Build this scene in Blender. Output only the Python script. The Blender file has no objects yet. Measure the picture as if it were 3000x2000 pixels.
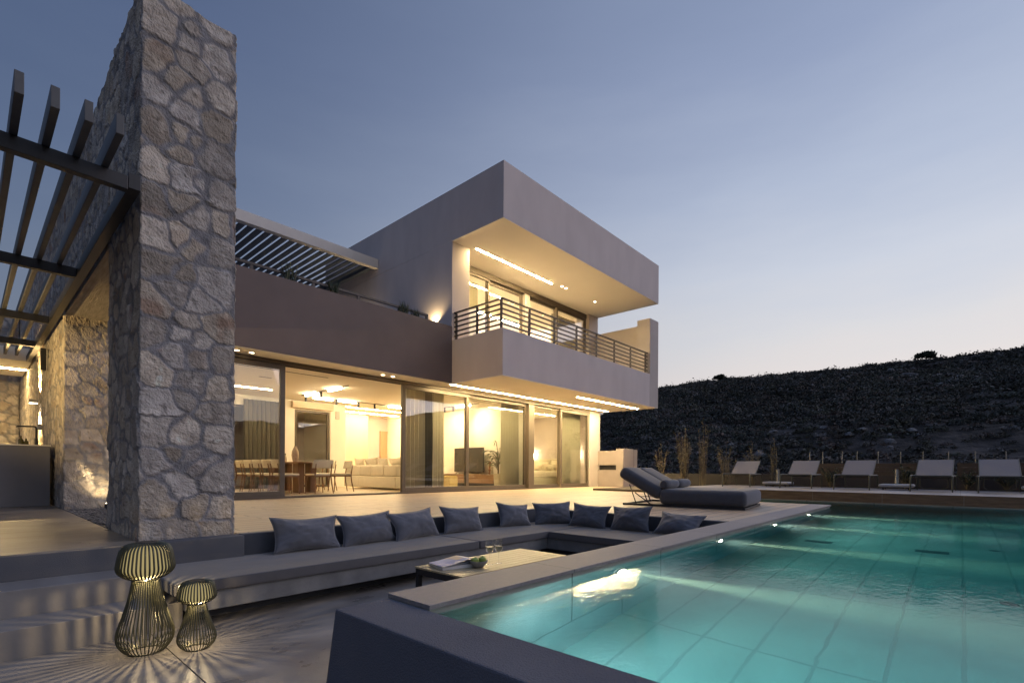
# Dusk view of a modern villa with a stone wall, sunken lounge and lit pool.  Units: metres, terrace level is z = 0.
import bpy, bmesh, math, random
import numpy as np
from mathutils import Vector, Matrix
SC = bpy.context.scene
COL = SC.collection
rnd = random.Random(7)
PI = math.pi
ORG = {}

class MB:
    """collects shapes (world or thing-local coordinates) that become ONE mesh object"""
    def __init__(s): s.v = []; s.f = []
    def add(s, vs, fs, mtx=None):
        n = len(s.v)
        for p in vs:
            p = Vector(p)
            s.v.append(tuple(mtx @ p) if mtx is not None else tuple(p))
        s.f += [tuple(i + n for i in f) for f in fs]
        return s
    def box(s, x0, x1, y0, y1, z0, z1, mtx=None):
        vs = [(x, y, z) for z in (z0, z1) for y in (y0, y1) for x in (x0, x1)]
        return s.add(vs, [(0, 2, 3, 1), (4, 5, 7, 6), (0, 1, 5, 4), (2, 6, 7, 3), (0, 4, 6, 2), (1, 3, 7, 5)], mtx)
    def prism(s, pts, y0, y1, axis='y', mtx=None):
        """extrude a 2D outline; axis y: pts are (x,z)"""
        n = len(pts)
        mk = {'y': lambda p, t: (p[0], t, p[1]), 'x': lambda p, t: (t, p[0], p[1]), 'z': lambda p, t: (p[0], p[1], t)}[axis]
        vs = [mk(p, y0) for p in pts] + [mk(p, y1) for p in pts]
        fs = [tuple(range(n)), tuple(range(2 * n - 1, n - 1, -1))]
        fs += [(i, i + n, (i + 1) % n + n, (i + 1) % n) for i in range(n)]
        return s.add(vs, fs, mtx)
    def tube(s, path, r, n=8, cap=True, closed=False, mtx=None):
        path = [Vector(p) for p in path]; m = len(path)
        rr = r if isinstance(r, (list, tuple)) else [r] * m
        rings = []; up = None
        for i, p in enumerate(path):
            if closed: t = path[(i + 1) % m] - path[i - 1]
            else: t = path[min(i + 1, m - 1)] - path[max(i - 1, 0)]
            t.normalize()
            if up is None:
                up = Vector((0, 0, 1)) if abs(t.z) < .9 else Vector((1, 0, 0))
            a = t.cross(up)
            if a.length < 1e-5: a = t.cross(Vector((0, 1, .3)))
            a.normalize(); b = a.cross(t); up = b
            rings.append([p + (a * math.cos(2 * PI * k / n) + b * math.sin(2 * PI * k / n)) * rr[i] for k in range(n)])
        vs = [q for R in rings for q in R]; fs = []
        for i in range(m if closed else m - 1):
            j = (i + 1) % m
            for k in range(n):
                fs.append((i * n + k, i * n + (k + 1) % n, j * n + (k + 1) % n, j * n + k))
        if cap and not closed:
            fs.append(tuple(range(n - 1, -1, -1))); fs.append(tuple((m - 1) * n + k for k in range(n)))
        return s.add(vs, fs, mtx)
    def lathe(s, prof, c=(0, 0, 0), n=24, mtx=None, cap=True):
        vs = []; fs = []; m = len(prof)
        for r, z in prof:
            for k in range(n):
                a = 2 * PI * k / n
                vs.append((c[0] + r * math.cos(a), c[1] + r * math.sin(a), c[2] + z))
        for i in range(m - 1):
            for k in range(n):
                fs.append((i * n + k, i * n + (k + 1) % n, (i + 1) * n + (k + 1) % n, (i + 1) * n + k))
        if cap:
            if prof[0][0] > 1e-4: fs.append(tuple(range(n - 1, -1, -1)))
            if prof[-1][0] > 1e-4: fs.append(tuple((m - 1) * n + k for k in range(n)))
        return s.add(vs, fs, mtx)
    def grid(s, nu, nv, fn, closed_u=False, mtx=None):
        vs = [fn(i / (nu if closed_u else nu - 1), j / (nv - 1)) for j in range(nv) for i in range(nu)]
        fs = []
        for j in range(nv - 1):
            for i in range(nu if closed_u else nu - 1):
                k = (i + 1) % nu
                fs.append((j * nu + i, j * nu + k, (j + 1) * nu + k, (j + 1) * nu + i))
        return s.add(vs, fs, mtx)

def origin_of(p):
    return ORG.get(p.name, Vector((0, 0, 0))) if p is not None else Vector((0, 0, 0))

def link(name, me, mat, parent, org):
    o = bpy.data.objects.new(name, me); COL.objects.link(o)
    if mat is not None: me.materials.append(mat)
    if parent is not None: o.parent = parent
    ORG[o.name] = org
    return o

def obj(name, mb, mat, parent=None, smooth=False, bevel=0.0, seg=2, local=False, org=None, angle=None):
    """one mesh object.  local=False: coordinates are world ones, the parent's origin is taken off."""
    me = bpy.data.meshes.new(name)
    if parent is not None: o0 = origin_of(parent)
    else: o0 = Vector(org) if org is not None else None
    if o0 is None:
        a = np.array(mb.v); o0 = Vector(((a[:, 0].min() + a[:, 0].max()) / 2, (a[:, 1].min() + a[:, 1].max()) / 2, a[:, 2].min()))
    if local: me.from_pydata(mb.v, [], mb.f)
    else: me.from_pydata([(x - o0[0], y - o0[1], z - o0[2]) for x, y, z in mb.v], [], mb.f)
    bm = bmesh.new(); bm.from_mesh(me)
    bmesh.ops.recalc_face_normals(bm, faces=bm.faces)
    if bevel > 0:
        es = [e for e in bm.edges if len(e.link_faces) == 2 and e.calc_face_angle(0) > .6]
        bmesh.ops.bevel(bm, geom=es, offset=bevel, segments=seg, affect='EDGES', clamp_overlap=True, profile=.6)
    for f in bm.faces: f.smooth = smooth
    if smooth:
        lim = angle if angle else .7
        for e in bm.edges:
            if len(e.link_faces) == 2 and e.calc_face_angle(0) > lim: e.smooth = False
    bm.to_mesh(me); bm.free()
    o = link(name, me, mat, parent, o0.copy())
    if parent is None: o.location = o0
    return o

def npmesh(name, V, F, mat, parent=None, colors=None, smooth=True, org=(0, 0, 0)):
    """big mesh from numpy arrays (V n x 3, F m x 3 or m x 4), optional per-vertex colour"""
    me = bpy.data.meshes.new(name)
    V = np.asarray(V, np.float32) - np.asarray(org, np.float32); F = np.asarray(F, np.int32)
    k = F.shape[1]
    me.vertices.add(len(V)); me.vertices.foreach_set('co', V.ravel())
    me.loops.add(F.size); me.loops.foreach_set('vertex_index', F.ravel())
    me.polygons.add(len(F)); me.polygons.foreach_set('loop_start', np.arange(0, F.size, k, dtype=np.int32))
    me.polygons.foreach_set('use_smooth', np.full(len(F), smooth))
    me.update(calc_edges=True); me.validate()
    if colors is not None:
        at = me.color_attributes.new('Col', 'FLOAT_COLOR', 'POINT')
        c = np.ones((len(V), 4), np.float32); c[:, :3] = colors
        at.data.foreach_set('color', c.ravel())
    o = link(name, me, mat, parent, Vector(org))
    if parent is None: o.location = org
    return o

def tag(o, label=None, cat=None, group=None, kind=None):
    if label: o['label'] = label
    if cat: o['category'] = cat
    if group: o['group'] = group
    if kind: o['kind'] = kind
    return o

def thing(name, label, cat, loc=(0, 0, 0), rz=0.0, group=None):
    o = bpy.data.objects.new(name, None); COL.objects.link(o)
    o.location = loc; o.rotation_euler = (0, 0, rz); o.empty_display_size = .2
    ORG[o.name] = Vector(loc)
    return tag(o, label, cat, group)

def struct(o): o['kind'] = 'structure'; return o

def copy_tree(o, parent=None):
    c = o.copy(); COL.objects.link(c); ORG[c.name] = ORG.get(o.name, Vector((0, 0, 0)))
    if parent is not None:
        c.parent = parent; c.matrix_parent_inverse = o.matrix_parent_inverse.copy()
    for ch in [x for x in bpy.data.objects if x.parent == o and x != c]:
        copy_tree(ch, c)
    return c

def TR(loc, rz=0, rx=0, ry=0):
    return Matrix.Translation(loc) @ Matrix.Rotation(rz, 4, 'Z') @ Matrix.Rotation(ry, 4, 'Y') @ Matrix.Rotation(rx, 4, 'X')

# ------------------------------------------------------------- value noise in numpy
_rs = np.random.RandomState(11)
_LAT = _rs.rand(64, 64, 64).astype(np.float32)
def vnoise(x, y, z=0.0):
    x = np.asarray(x, np.float64); y = np.asarray(y, np.float64); z = np.asarray(z, np.float64) + np.zeros_like(x)
    xi = np.floor(x).astype(int); yi = np.floor(y).astype(int); zi = np.floor(z).astype(int)
    fx = x - xi; fy = y - yi; fz = z - zi
    fx = fx * fx * (3 - 2 * fx); fy = fy * fy * (3 - 2 * fy); fz = fz * fz * (3 - 2 * fz)
    r = 0
    for a in (0, 1):
        for b in (0, 1):
            for c in (0, 1):
                w = (fx if a else 1 - fx) * (fy if b else 1 - fy) * (fz if c else 1 - fz)
                r = r + w * _LAT[(xi + a) & 63, (yi + b) & 63, (zi + c) & 63]
    return r * 2 - 1
def fbm(x, y, z=0.0, o=4, g=.5):
    r = 0; a = 1; t = 0
    for i in range(o):
        r = r + a * vnoise(np.asarray(x) * 2 ** i + 17.3 * i, np.asarray(y) * 2 ** i + 5.1 * i, np.asarray(z) * 2 ** i + 9.7 * i); t += a; a *= g
    return r / t

# ------------------------------------------------------------- materials
def nodes(name):
    m = bpy.data.materials.new(name); m.use_nodes = True
    nt = m.node_tree; nt.nodes.clear()
    out = nt.nodes.new('ShaderNodeOutputMaterial')
    return m, nt, out
def N(nt, typ, **kw):
    n = nt.nodes.new(typ)
    for k, v in kw.items():
        if hasattr(n, k) and k not in ('Scale', 'Color'): setattr(n, k, v)
        else: n.inputs[k].default_value = v
    return n
def L(nt, a, b): nt.links.new(a, b)
def rgba(c): return (c[0], c[1], c[2], 1)
def setin(n, k, v): n.inputs[k].default_value = v

def mat(name, c1, c2=None, scale=4.0, rough=.6, bump=0.0, bscale=60.0, metal=0.0, spec=.5, stretch=(1, 1, 1), detail=5, rvar=0.0,
        sheen=0.0, attr=False, bump2=0.0, b2scale=6.0, world=False):
    """Principled material: two-tone noise colour, fine noise bump, some roughness variation"""
    m, nt, out = nodes(name)
    p = nt.nodes.new('ShaderNodeBsdfPrincipled'); L(nt, p.outputs[0], out.inputs[0])
    tc = nt.nodes.new('ShaderNodeTexCoord')
    if world:
        g = nt.nodes.new('ShaderNodeNewGeometry'); src = g.outputs['Position']
    else: src = tc.outputs['Object']
    mp = nt.nodes.new('ShaderNodeMapping'); L(nt, src, mp.inputs[0]); setin(mp, 'Scale', stretch)
    nz = nt.nodes.new('ShaderNodeTexNoise'); L(nt, mp.outputs[0], nz.inputs['Vector'])
    setin(nz, 'Scale', scale); setin(nz, 'Detail', detail)
    c2 = c2 or tuple(x * .85 for x in c1)
    rp = nt.nodes.new('ShaderNodeValToRGB'); L(nt, nz.outputs[0], rp.inputs[0])
    rp.color_ramp.elements[0].position = .3; rp.color_ramp.elements[1].position = .7
    rp.color_ramp.elements[0].color = rgba(c2); rp.color_ramp.elements[1].color = rgba(c1)
    col = rp.outputs[0]
    if attr:
        at = nt.nodes.new('ShaderNodeAttribute'); at.attribute_name = 'Col'
        mx = nt.nodes.new('ShaderNodeMix'); mx.data_type = 'RGBA'; mx.blend_type = 'MULTIPLY'; mx.inputs[0].default_value = 1
        L(nt, at.outputs[0], mx.inputs[6]); L(nt, col, mx.inputs[7]); col = mx.outputs[2]
    L(nt, col, p.inputs['Base Color'])
    setin(p, 'Roughness', rough); setin(p, 'Metallic', metal); setin(p, 'Specular IOR Level', spec)
    if sheen: setin(p, 'Sheen Weight', sheen)
    if rvar:
        mr = nt.nodes.new('ShaderNodeMapRange'); L(nt, nz.outputs[0], mr.inputs[0])
        setin(mr, 'From Min', .3); setin(mr, 'From Max', .7); setin(mr, 'To Min', rough - rvar); setin(mr, 'To Max', rough + rvar)
        L(nt, mr.outputs[0], p.inputs['Roughness'])
    if bump or bump2:
        b = nt.nodes.new('ShaderNodeBump'); n2 = nt.nodes.new('ShaderNodeTexNoise')
        L(nt, mp.outputs[0], n2.inputs['Vector']); setin(n2, 'Scale', bscale); setin(n2, 'Detail', 4)
        L(nt, n2.outputs[0], b.inputs['Height']); setin(b, 'Strength', 1.0); setin(b, 'Distance', bump)
        last = b
        if bump2:
            b2 = nt.nodes.new('ShaderNodeBump'); n3 = nt.nodes.new('ShaderNodeTexNoise')
            L(nt, mp.outputs[0], n3.inputs['Vector']); setin(n3, 'Scale', b2scale); setin(n3, 'Detail', 3)
            L(nt, n3.outputs[0], b2.inputs['Height']); setin(b2, 'Strength', 1.0); setin(b2, 'Distance', bump2)
            L(nt, b.outputs[0], b2.inputs['Normal']); last = b2
        L(nt, last.outputs[0], p.inputs['Normal'])
    return m

def emit(name, color, strength):
    m, nt, out = nodes(name)
    e = nt.nodes.new('ShaderNodeEmission'); setin(e, 'Color', rgba(color)); setin(e, 'Strength', strength)
    L(nt, e.outputs[0], out.inputs[0]); return m

def tile_mat(name, c1, c2, mortar, bw, bh, msize=.004, rough=.5, offset=.5, rot=0.0, loc=(0, 0, 0), nscale=3.0, nstretch=(1, 1, 1), var=.12,
             bump=.002, plane='xy', rvar=.1, fine=.0005, fscale=90):
    """tiles or planks with thin joints, in world coordinates; plane picks the two axes used"""
    m, nt, out = nodes(name)
    p = nt.nodes.new('ShaderNodeBsdfPrincipled'); L(nt, p.outputs[0], out.inputs[0])
    g = nt.nodes.new('ShaderNodeNewGeometry')
    vec = g.outputs['Position']
    if plane != 'xy':
        sp = nt.nodes.new('ShaderNodeSeparateXYZ'); L(nt, vec, sp.inputs[0]); cb = nt.nodes.new('ShaderNodeCombineXYZ')
        L(nt, sp.outputs['XYZ'.index(plane[0].upper())], cb.inputs[0]); L(nt, sp.outputs['XYZ'.index(plane[1].upper())], cb.inputs[1])
        vec = cb.outputs[0]
    mp = nt.nodes.new('ShaderNodeMapping'); L(nt, vec, mp.inputs[0]); setin(mp, 'Location', loc); setin(mp, 'Rotation', (0, 0, rot))
    br = nt.nodes.new('ShaderNodeTexBrick'); L(nt, mp.outputs[0], br.inputs['Vector'])
    br.offset = offset; setin(br, 'Scale', 1.0); setin(br, 'Mortar Size', msize); setin(br, 'Brick Width', bw); setin(br, 'Row Height', bh)
    setin(br, 'Color1', (1 - var, 1 - var, 1 - var, 1)); setin(br, 'Color2', (1 + var, 1 + var, 1 + var, 1)); setin(br, 'Mortar', (1, 1, 1, 1)); setin(br, 'Mortar Smooth', .2)
    nz = nt.nodes.new('ShaderNodeTexNoise'); mp2 = nt.nodes.new('ShaderNodeMapping'); L(nt, mp.outputs[0], mp2.inputs[0]); setin(mp2, 'Scale', nstretch)
    L(nt, mp2.outputs[0], nz.inputs['Vector']); setin(nz, 'Scale', nscale); setin(nz, 'Detail', 7)
    rp = nt.nodes.new('ShaderNodeValToRGB'); L(nt, nz.outputs[0], rp.inputs[0])
    rp.color_ramp.elements[0].position = .32; rp.color_ramp.elements[1].position = .68
    rp.color_ramp.elements[0].color = rgba(c2); rp.color_ramp.elements[1].color = rgba(c1)
    mx = nt.nodes.new('ShaderNodeMix'); mx.data_type = 'RGBA'; mx.blend_type = 'MULTIPLY'; mx.inputs[0].default_value = 1
    L(nt, rp.outputs[0], mx.inputs[6]); L(nt, br.outputs['Color'], mx.inputs[7])
    m2 = nt.nodes.new('ShaderNodeMix'); m2.data_type = 'RGBA'; L(nt, br.outputs['Fac'], m2.inputs[0]); L(nt, mx.outputs[2], m2.inputs[6])
    m2.inputs[7].default_value = rgba(mortar)
    L(nt, m2.outputs[2], p.inputs['Base Color'])
    mr = nt.nodes.new('ShaderNodeMapRange'); L(nt, nz.outputs[0], mr.inputs[0]); setin(mr, 'From Min', .3); setin(mr, 'From Max', .7)
    setin(mr, 'To Min', rough - rvar); setin(mr, 'To Max', rough + rvar); L(nt, mr.outputs[0], p.inputs['Roughness'])
    b = nt.nodes.new('ShaderNodeBump'); iv = nt.nodes.new('ShaderNodeMath'); iv.operation = 'SUBTRACT'; iv.inputs[0].default_value = 1
    L(nt, br.outputs['Fac'], iv.inputs[1]); L(nt, iv.outputs[0], b.inputs['Height']); setin(b, 'Distance', bump); setin(b, 'Strength', 1)
    n2 = nt.nodes.new('ShaderNodeTexNoise'); L(nt, mp2.outputs[0], n2.inputs['Vector']); setin(n2, 'Scale', fscale); setin(n2, 'Detail', 3)
    b2 = nt.nodes.new('ShaderNodeBump'); L(nt, n2.outputs[0], b2.inputs['Height']); setin(b2, 'Distance', fine); setin(b2, 'Strength', 1)
    L(nt, b.outputs[0], b2.inputs['Normal']); L(nt, b2.outputs[0], p.inputs['Normal'])
    return m

def pane_mat(name, tint=(.97, .98, .97), f0=.1):
    """architectural glass sheet: transparent, mirror-like towards grazing"""
    m, nt, out = nodes(name)
    lw = nt.nodes.new('ShaderNodeLayerWeight'); setin(lw, 'Blend', .5)
    pw = nt.nodes.new('ShaderNodeMath'); pw.operation = 'POWER'; pw.inputs[1].default_value = 4.0; L(nt, lw.outputs['Facing'], pw.inputs[0])
    mr = nt.nodes.new('ShaderNodeMapRange'); L(nt, pw.outputs[0], mr.inputs[0]); setin(mr, 'To Min', f0); setin(mr, 'To Max', .95)
    t = nt.nodes.new('ShaderNodeBsdfTransparent'); setin(t, 'Color', rgba(tint))
    gl = nt.nodes.new('ShaderNodeBsdfGlossy'); setin(gl, 'Roughness', 0.0); setin(gl, 'Color', (1, 1, 1, 1))
    mx = nt.nodes.new('ShaderNodeMixShader'); L(nt, mr.outputs[0], mx.inputs[0]); L(nt, t.outputs[0], mx.inputs[1]); L(nt, gl.outputs[0], mx.inputs[2])
    L(nt, mx.outputs[0], out.inputs[0]); return m

WARM = (1.0, .73, .36)
M = {}
M['plaster'] = mat('grey_mauve_plaster', (.58, .515, .50), (.52, .46, .45), scale=2.2, stretch=(1, 1, .4), rough=.85, bump=.0016, bscale=140, bump2=.002, b2scale=1.2)
M['brown'] = mat('brown_plaster', (.165, .130, .124), (.14, .112, .107), scale=1.6, rough=.88, bump=.0018, bscale=150, bump2=.002, b2scale=1.1)
M['white'] = mat('cream_paint', (.86, .82, .73), (.83, .79, .70), scale=1.5, rough=.8, bump=.0006, bscale=120)
M['warmplaster'] = mat('light_plaster', (.46, .41, .385), (.41, .37, .345), scale=2, rough=.85, bump=.001, bscale=130)
M['frame'] = mat('taupe_aluminium', (.115, .092, .07), (.10, .08, .062), scale=8, rough=.42, metal=.25)
M['pane'] = pane_mat('window_glass', f0=.10)
M['dark_metal'] = mat('charcoal_metal', (.035, .034, .038), (.028, .027, .03), scale=10, rough=.42, metal=.4)
M['bronze_metal'] = mat('bronze_rail_paint', (.055, .045, .042), (.045, .038, .036), scale=10, rough=.45, metal=.3)
M['concrete'] = mat('raw_concrete', (.20, .20, .205), (.125, .125, .13), scale=5, rough=.75, bump=.003, bscale=25, bump2=.004, b2scale=4)
M['navyplaster'] = mat('slate_blue_plaster', (.105, .107, .12), (.085, .087, .10), scale=3, rough=.9, bump=.004, bscale=190, bump2=.003, b2scale=2)
M['fabric'] = mat('slate_outdoor_fabric', (.074, .076, .090), (.062, .064, .077), scale=14, rough=.95, bump=.0006, bscale=420, sheen=.25, bump2=.003, b2scale=9)
M['pillowfab'] = mat('slate_pillow_fabric', (.105, .108, .128), (.085, .088, .106), scale=10, rough=.95, bump=.0006, bscale=420, sheen=.35, bump2=.004, b2scale=8)
M['fabric_pad'] = mat('slate_bench_fabric', (.095, .090, .094), (.08, .076, .08), scale=6, rough=.95, bump=.0006, bscale=420, sheen=.2, bump2=.004, b2scale=5)
M['steel'] = mat('brushed_steel', (.6, .6, .6), (.5, .5, .5), scale=30, rough=.22, metal=1.0, stretch=(1, 1, .1))
# ------------------------------------------------------------- camera (level, shifted lens; solved from the vanishing points)
f_px, cy_px, yaw, roll, CAMH = 1452.1, 1375.9, math.radians(42.14), math.radians(.328), .60
Rr = Vector((math.sin(yaw), -math.cos(yaw), 0)); F = Vector((math.cos(yaw), math.sin(yaw), 0)); U = Vector((0, 0, 1))
rx = Rr * math.cos(roll) + U * math.sin(roll); ux = -Rr * math.sin(roll) + U * math.cos(roll)
cd = bpy.data.cameras.new('camera'); cam = bpy.data.objects.new('camera', cd); COL.objects.link(cam)
mw = Matrix((rx, ux, -F)).transposed().to_4x4(); mw.translation = (0, 0, CAMH)
cam.matrix_world = mw
cd.sensor_width = 36; cd.sensor_fit = 'HORIZONTAL'; cd.lens = f_px / 3000 * 36
cd.shift_y = (cy_px - 1000) / 3000; cd.clip_start = .05; cd.clip_end = 3000
SC.camera = cam
SC.render.engine = 'CYCLES'
cy = SC.cycles
cy.use_denoising = True
try: cy.denoiser = 'OPENIMAGEDENOISE'
except Exception: pass
cy.max_bounces = 14; cy.diffuse_bounces = 5; cy.glossy_bounces = 5; cy.transmission_bounces = 6; cy.transparent_max_bounces = 24; cy.volume_bounces = 0
cy.caustics_reflective = False; cy.caustics_refractive = False
cy.sample_clamp_indirect = 6.0; cy.use_light_tree = True
vs = SC.view_settings; vs.view_transform = 'Standard'; vs.look = 'None'; vs.exposure = 1.0; vs.gamma = 1
# ------------------------------------------------------------- dusk sky
SUN_AZ = math.radians(-38)           # where the sun went down (measured from +X towards +Y)
W = bpy.data.worlds.new('World'); SC.world = W; W.use_nodes = True
nt = W.node_tree; nt.nodes.clear()
out = nt.nodes.new('ShaderNodeOutputWorld'); bg = nt.nodes.new('ShaderNodeBackground'); L(nt, bg.outputs[0], out.inputs[0])
tc = nt.nodes.new('ShaderNodeTexCoord'); sp = nt.nodes.new('ShaderNodeSeparateXYZ'); L(nt, tc.outputs['Generated'], sp.inputs[0])
def math_node(op, a, b=None, c=None):
    n = nt.nodes.new('ShaderNodeMath'); n.operation = op
    for i, v in enumerate((a, b, c)):
        if v is None: continue
        if isinstance(v, (int, float)): n.inputs[i].default_value = v
        else: L(nt, v, n.inputs[i])
    return n.outputs[0]
# soft streaky cloud veil, stretched along the horizon
mp = nt.nodes.new('ShaderNodeMapping'); L(nt, tc.outputs['Generated'], mp.inputs[0]); setin(mp, 'Scale', (1.2, 1.2, 5.5)); setin(mp, 'Rotation', (.10, .06, 0))
nz = nt.nodes.new('ShaderNodeTexNoise'); L(nt, mp.outputs[0], nz.inputs['Vector']); setin(nz, 'Scale', 1.9); setin(nz, 'Detail', 8); setin(nz, 'Roughness', .56)
veil = math_node('MULTIPLY_ADD', nz.outputs[0], .14, -.07)
zz = math_node('ADD', sp.outputs[2], veil)
ramp = nt.nodes.new('ShaderNodeValToRGB'); L(nt, zz, ramp.inputs[0])
el = ramp.color_ramp.elements
stops = [(0.0, (.45, .39, .365)), (.10, (.445, .40, .385)), (.17, (.42, .395, .392)), (.24, (.388, .385, .40)), (.33, (.33, .352, .405)), (.45, (.25, .285, .365)), (.6, (.172, .208, .30)), (.74, (.135, .170, .258)), (.86, (.21, .29, .48)), (1.0, (.27, .38, .66))]
el[0].position, el[0].color = stops[0][0], rgba(stops[0][1]); el[1].position, el[1].color = stops[-1][0], rgba(stops[-1][1])
for p_, c_ in stops[1:-1]:
    e = el.new(p_); e.color = rgba(c_)
# darker and bluer away from the sunset
hx = math_node('MULTIPLY', sp.outputs[0], math.cos(SUN_AZ)); hy = math_node('MULTIPLY', sp.outputs[1], math.sin(SUN_AZ))
az = math_node('ADD', hx, hy)
mr = nt.nodes.new('ShaderNodeMapRange'); mr.interpolation_type = 'SMOOTHERSTEP'; L(nt, az, mr.inputs[0]); setin(mr, 'From Min', -.75); setin(mr, 'From Max', .95)
away = nt.nodes.new('ShaderNodeMix'); away.data_type = 'RGBA'; L(nt, mr.outputs[0], away.inputs[0]); away.inputs[6].default_value = (.21, .265, .36, 1); away.inputs[7].default_value = (1, 1, 1, 1)
mul = nt.nodes.new('ShaderNodeMix'); mul.data_type = 'RGBA'; mul.blend_type = 'MULTIPLY'; mul.inputs[0].default_value = 1
L(nt, ramp.outputs[0], mul.inputs[6]); L(nt, away.outputs[2], mul.inputs[7])
sky = nt.nodes.new('ShaderNodeTexSky'); sky.sky_type = 'NISHITA'; sky.sun_disc = False
sky.sun_elevation = math.radians(1.0); sky.sun_rotation = math.radians(90) - SUN_AZ
sk = nt.nodes.new('ShaderNodeMix'); sk.data_type = 'RGBA'; sk.blend_type = 'MULTIPLY'; sk.inputs[0].default_value = 1
L(nt, sky.outputs[0], sk.inputs[6]); sk.inputs[7].default_value = (.05, .05, .05, 1)
fin = nt.nodes.new('ShaderNodeMix'); fin.data_type = 'RGBA'; fin.blend_type = 'MIX'; fin.inputs[0].default_value = .06
L(nt, mul.outputs[2], fin.inputs[6]); L(nt, sk.outputs[2], fin.inputs[7])
L(nt, fin.outputs[2], bg.inputs[0]); setin(bg, 'Strength', 1.0)
# the last glow of the sun, below the ridge: a very weak, very wide lamp
sd = bpy.data.lights.new('sun', 'SUN'); so = bpy.data.objects.new('sun', sd); COL.objects.link(so)
sd.energy = .48; sd.angle = math.radians(60); sd.color = (1, .84, .88)
so.rotation_euler = Vector((-math.cos(SUN_AZ), -math.sin(SUN_AZ), -.32)).to_track_quat('-Z', 'Y').to_euler()
# ============================================================= VILLA
villa = thing('villa', 'two-storey modern villa in mauve and brown render with a lit balcony and glazed living rooms', 'house', (8.3, 10.25, 0))
def hbox(name, boxes, m, bevel=.006, parent=None, **kw):
    mb = MB()
    for b in boxes: mb.box(*b)
    return obj(name, mb, m, parent or villa, bevel=bevel, **kw)
ZS = 2.79
# --- outside shell
hbox('terrace_parapet', [(1.71, 8.297, 9.58, 9.80, ZS, 4.23)], M['brown'])
hbox('balcony_parapet', [(8.3, 15.58, 7.82, 8.02, ZS, 3.878), (8.3, 8.50, 8.02, 9.60, ZS, 3.878), (15.98, 16.2, 8.30, 10.20, ZS, 3.3)], M['plaster'])
hbox('balcony_end_wall', [(15.58, 16.2, 7.82, 8.30, ZS, 5.77), (15.98, 16.2, 8.302, 10.24, 3.3, 5.70)], M['warmplaster'])
hbox('upper_side_wall', [(8.3, 8.9, 9.60, 16.2, ZS, 6.409)], M['plaster'])
hbox('roof', [(8.3, 16.2, 7.82, 16.2, 6.412, 7.73)], M['plaster'])
hbox('balcony_column', [(15.55, 16.15, 10.25, 10.85, 3.3, 6.40)], M['warmplaster'])
hbox('ground_column', [(15.46, 16.15, 10.13, 10.36, .10, ZS - .02), (15.45, 16.16, 10.12, 10.36, 0, .10)], M['warmplaster'], bevel=.004)
hbox('soffit', [(1.71, 8.30, 9.802, 10.34, 2.776, ZS), (1.72, 8.29, 9.60, 9.802, 2.776, ZS - .002), (8.302, 16.198, 7.822, 10.34, 2.774, ZS - .001)], M['white'], bevel=0)
hbox('balcony_soffit', [(8.302, 16.198, 7.822, 10.55, 6.40, 6.411)], M['white'], bevel=0)
hbox('floor_slab', [(1.75, 8.29, 9.81, 18.3, 2.80, 3.28), (8.51, 15.97, 8.03, 18.3, 2.80, 3.30)], M['warmplaster'], bevel=0)
hbox('outer_wall', [(1.70, 1.86, 10.36, 18.3, 0, 2.785), (15.95, 16.15, 10.362, 18.3, 0, 2.785), (1.87, 15.94, 18.1, 18.3, 0, 2.785),
                    (15.60, 16.15, 10.86, 16.2, 3.31, 6.40), (8.91, 15.59, 16.0, 16.2, 3.31, 6.40)], M['plaster'], bevel=0)
# --- interior shell
M['floor_in'] = tile_mat('oak_look_floor', (.60, .50, .37), (.52, .43, .31), (.30, .24, .17), 1.2, .30, msize=.003, rough=.38, nscale=3, nstretch=(.6, 6, 1), var=.05, rot=0)
hbox('floor', [(1.87, 15.94, 10.15, 18.09, -.12, .0)], M['floor_in'], bevel=0)
hbox('ceiling', [(1.87, 15.94, 10.36, 18.09, 2.742, 2.785)], M['white'], bevel=0)
hbox('upper_ceiling', [(8.905, 15.595, 10.56, 15.99, 6.33, 6.398)], M['white'], bevel=0)
hbox('back_wall', [(1.87, 3.6, 15.45, 15.65, 0, 2.742), (3.6, 6.3, 15.45, 15.65, 2.45, 2.742), (6.3, 6.93, 15.45, 15.65, 0, 2.742), (6.93, 8.12, 15.45, 15.65, 2.46, 2.742),
                   (8.12, 8.66, 15.45, 15.65, 0, 2.742), (8.46, 8.66, 15.652, 18.09, 0, 2.742)], M['white'], bevel=0)
M['beige'] = mat('beige_wall_panel', (.62, .50, .36), (.58, .46, .33), scale=2, rough=.7)
hbox('wall_panel', [(8.665, 10.75, 17.45, 18.09, 0, 2.742)], M['beige'], bevel=0)
hbox('partition_wall', [(12.06, 12.26, 10.36, 18.09, 0, 2.742), (12.262, 15.94, 13.3, 13.45, 0, 2.742)], M['white'], bevel=0)
hbox('facade_post', [(12.0, 12.262, 10.14, 10.358, .0, 2.70)], M['frame'], bevel=.006)
hbox('upper_inner_wall', [(8.92, 15.58, 14.6, 14.75, 3.31, 6.33)], M['white'], bevel=0)
hbox('upper_facade_post', [(12.03, 12.27, 10.36, 10.55, 3.3, 6.24)], M['warmplaster'], bevel=.004)
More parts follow.
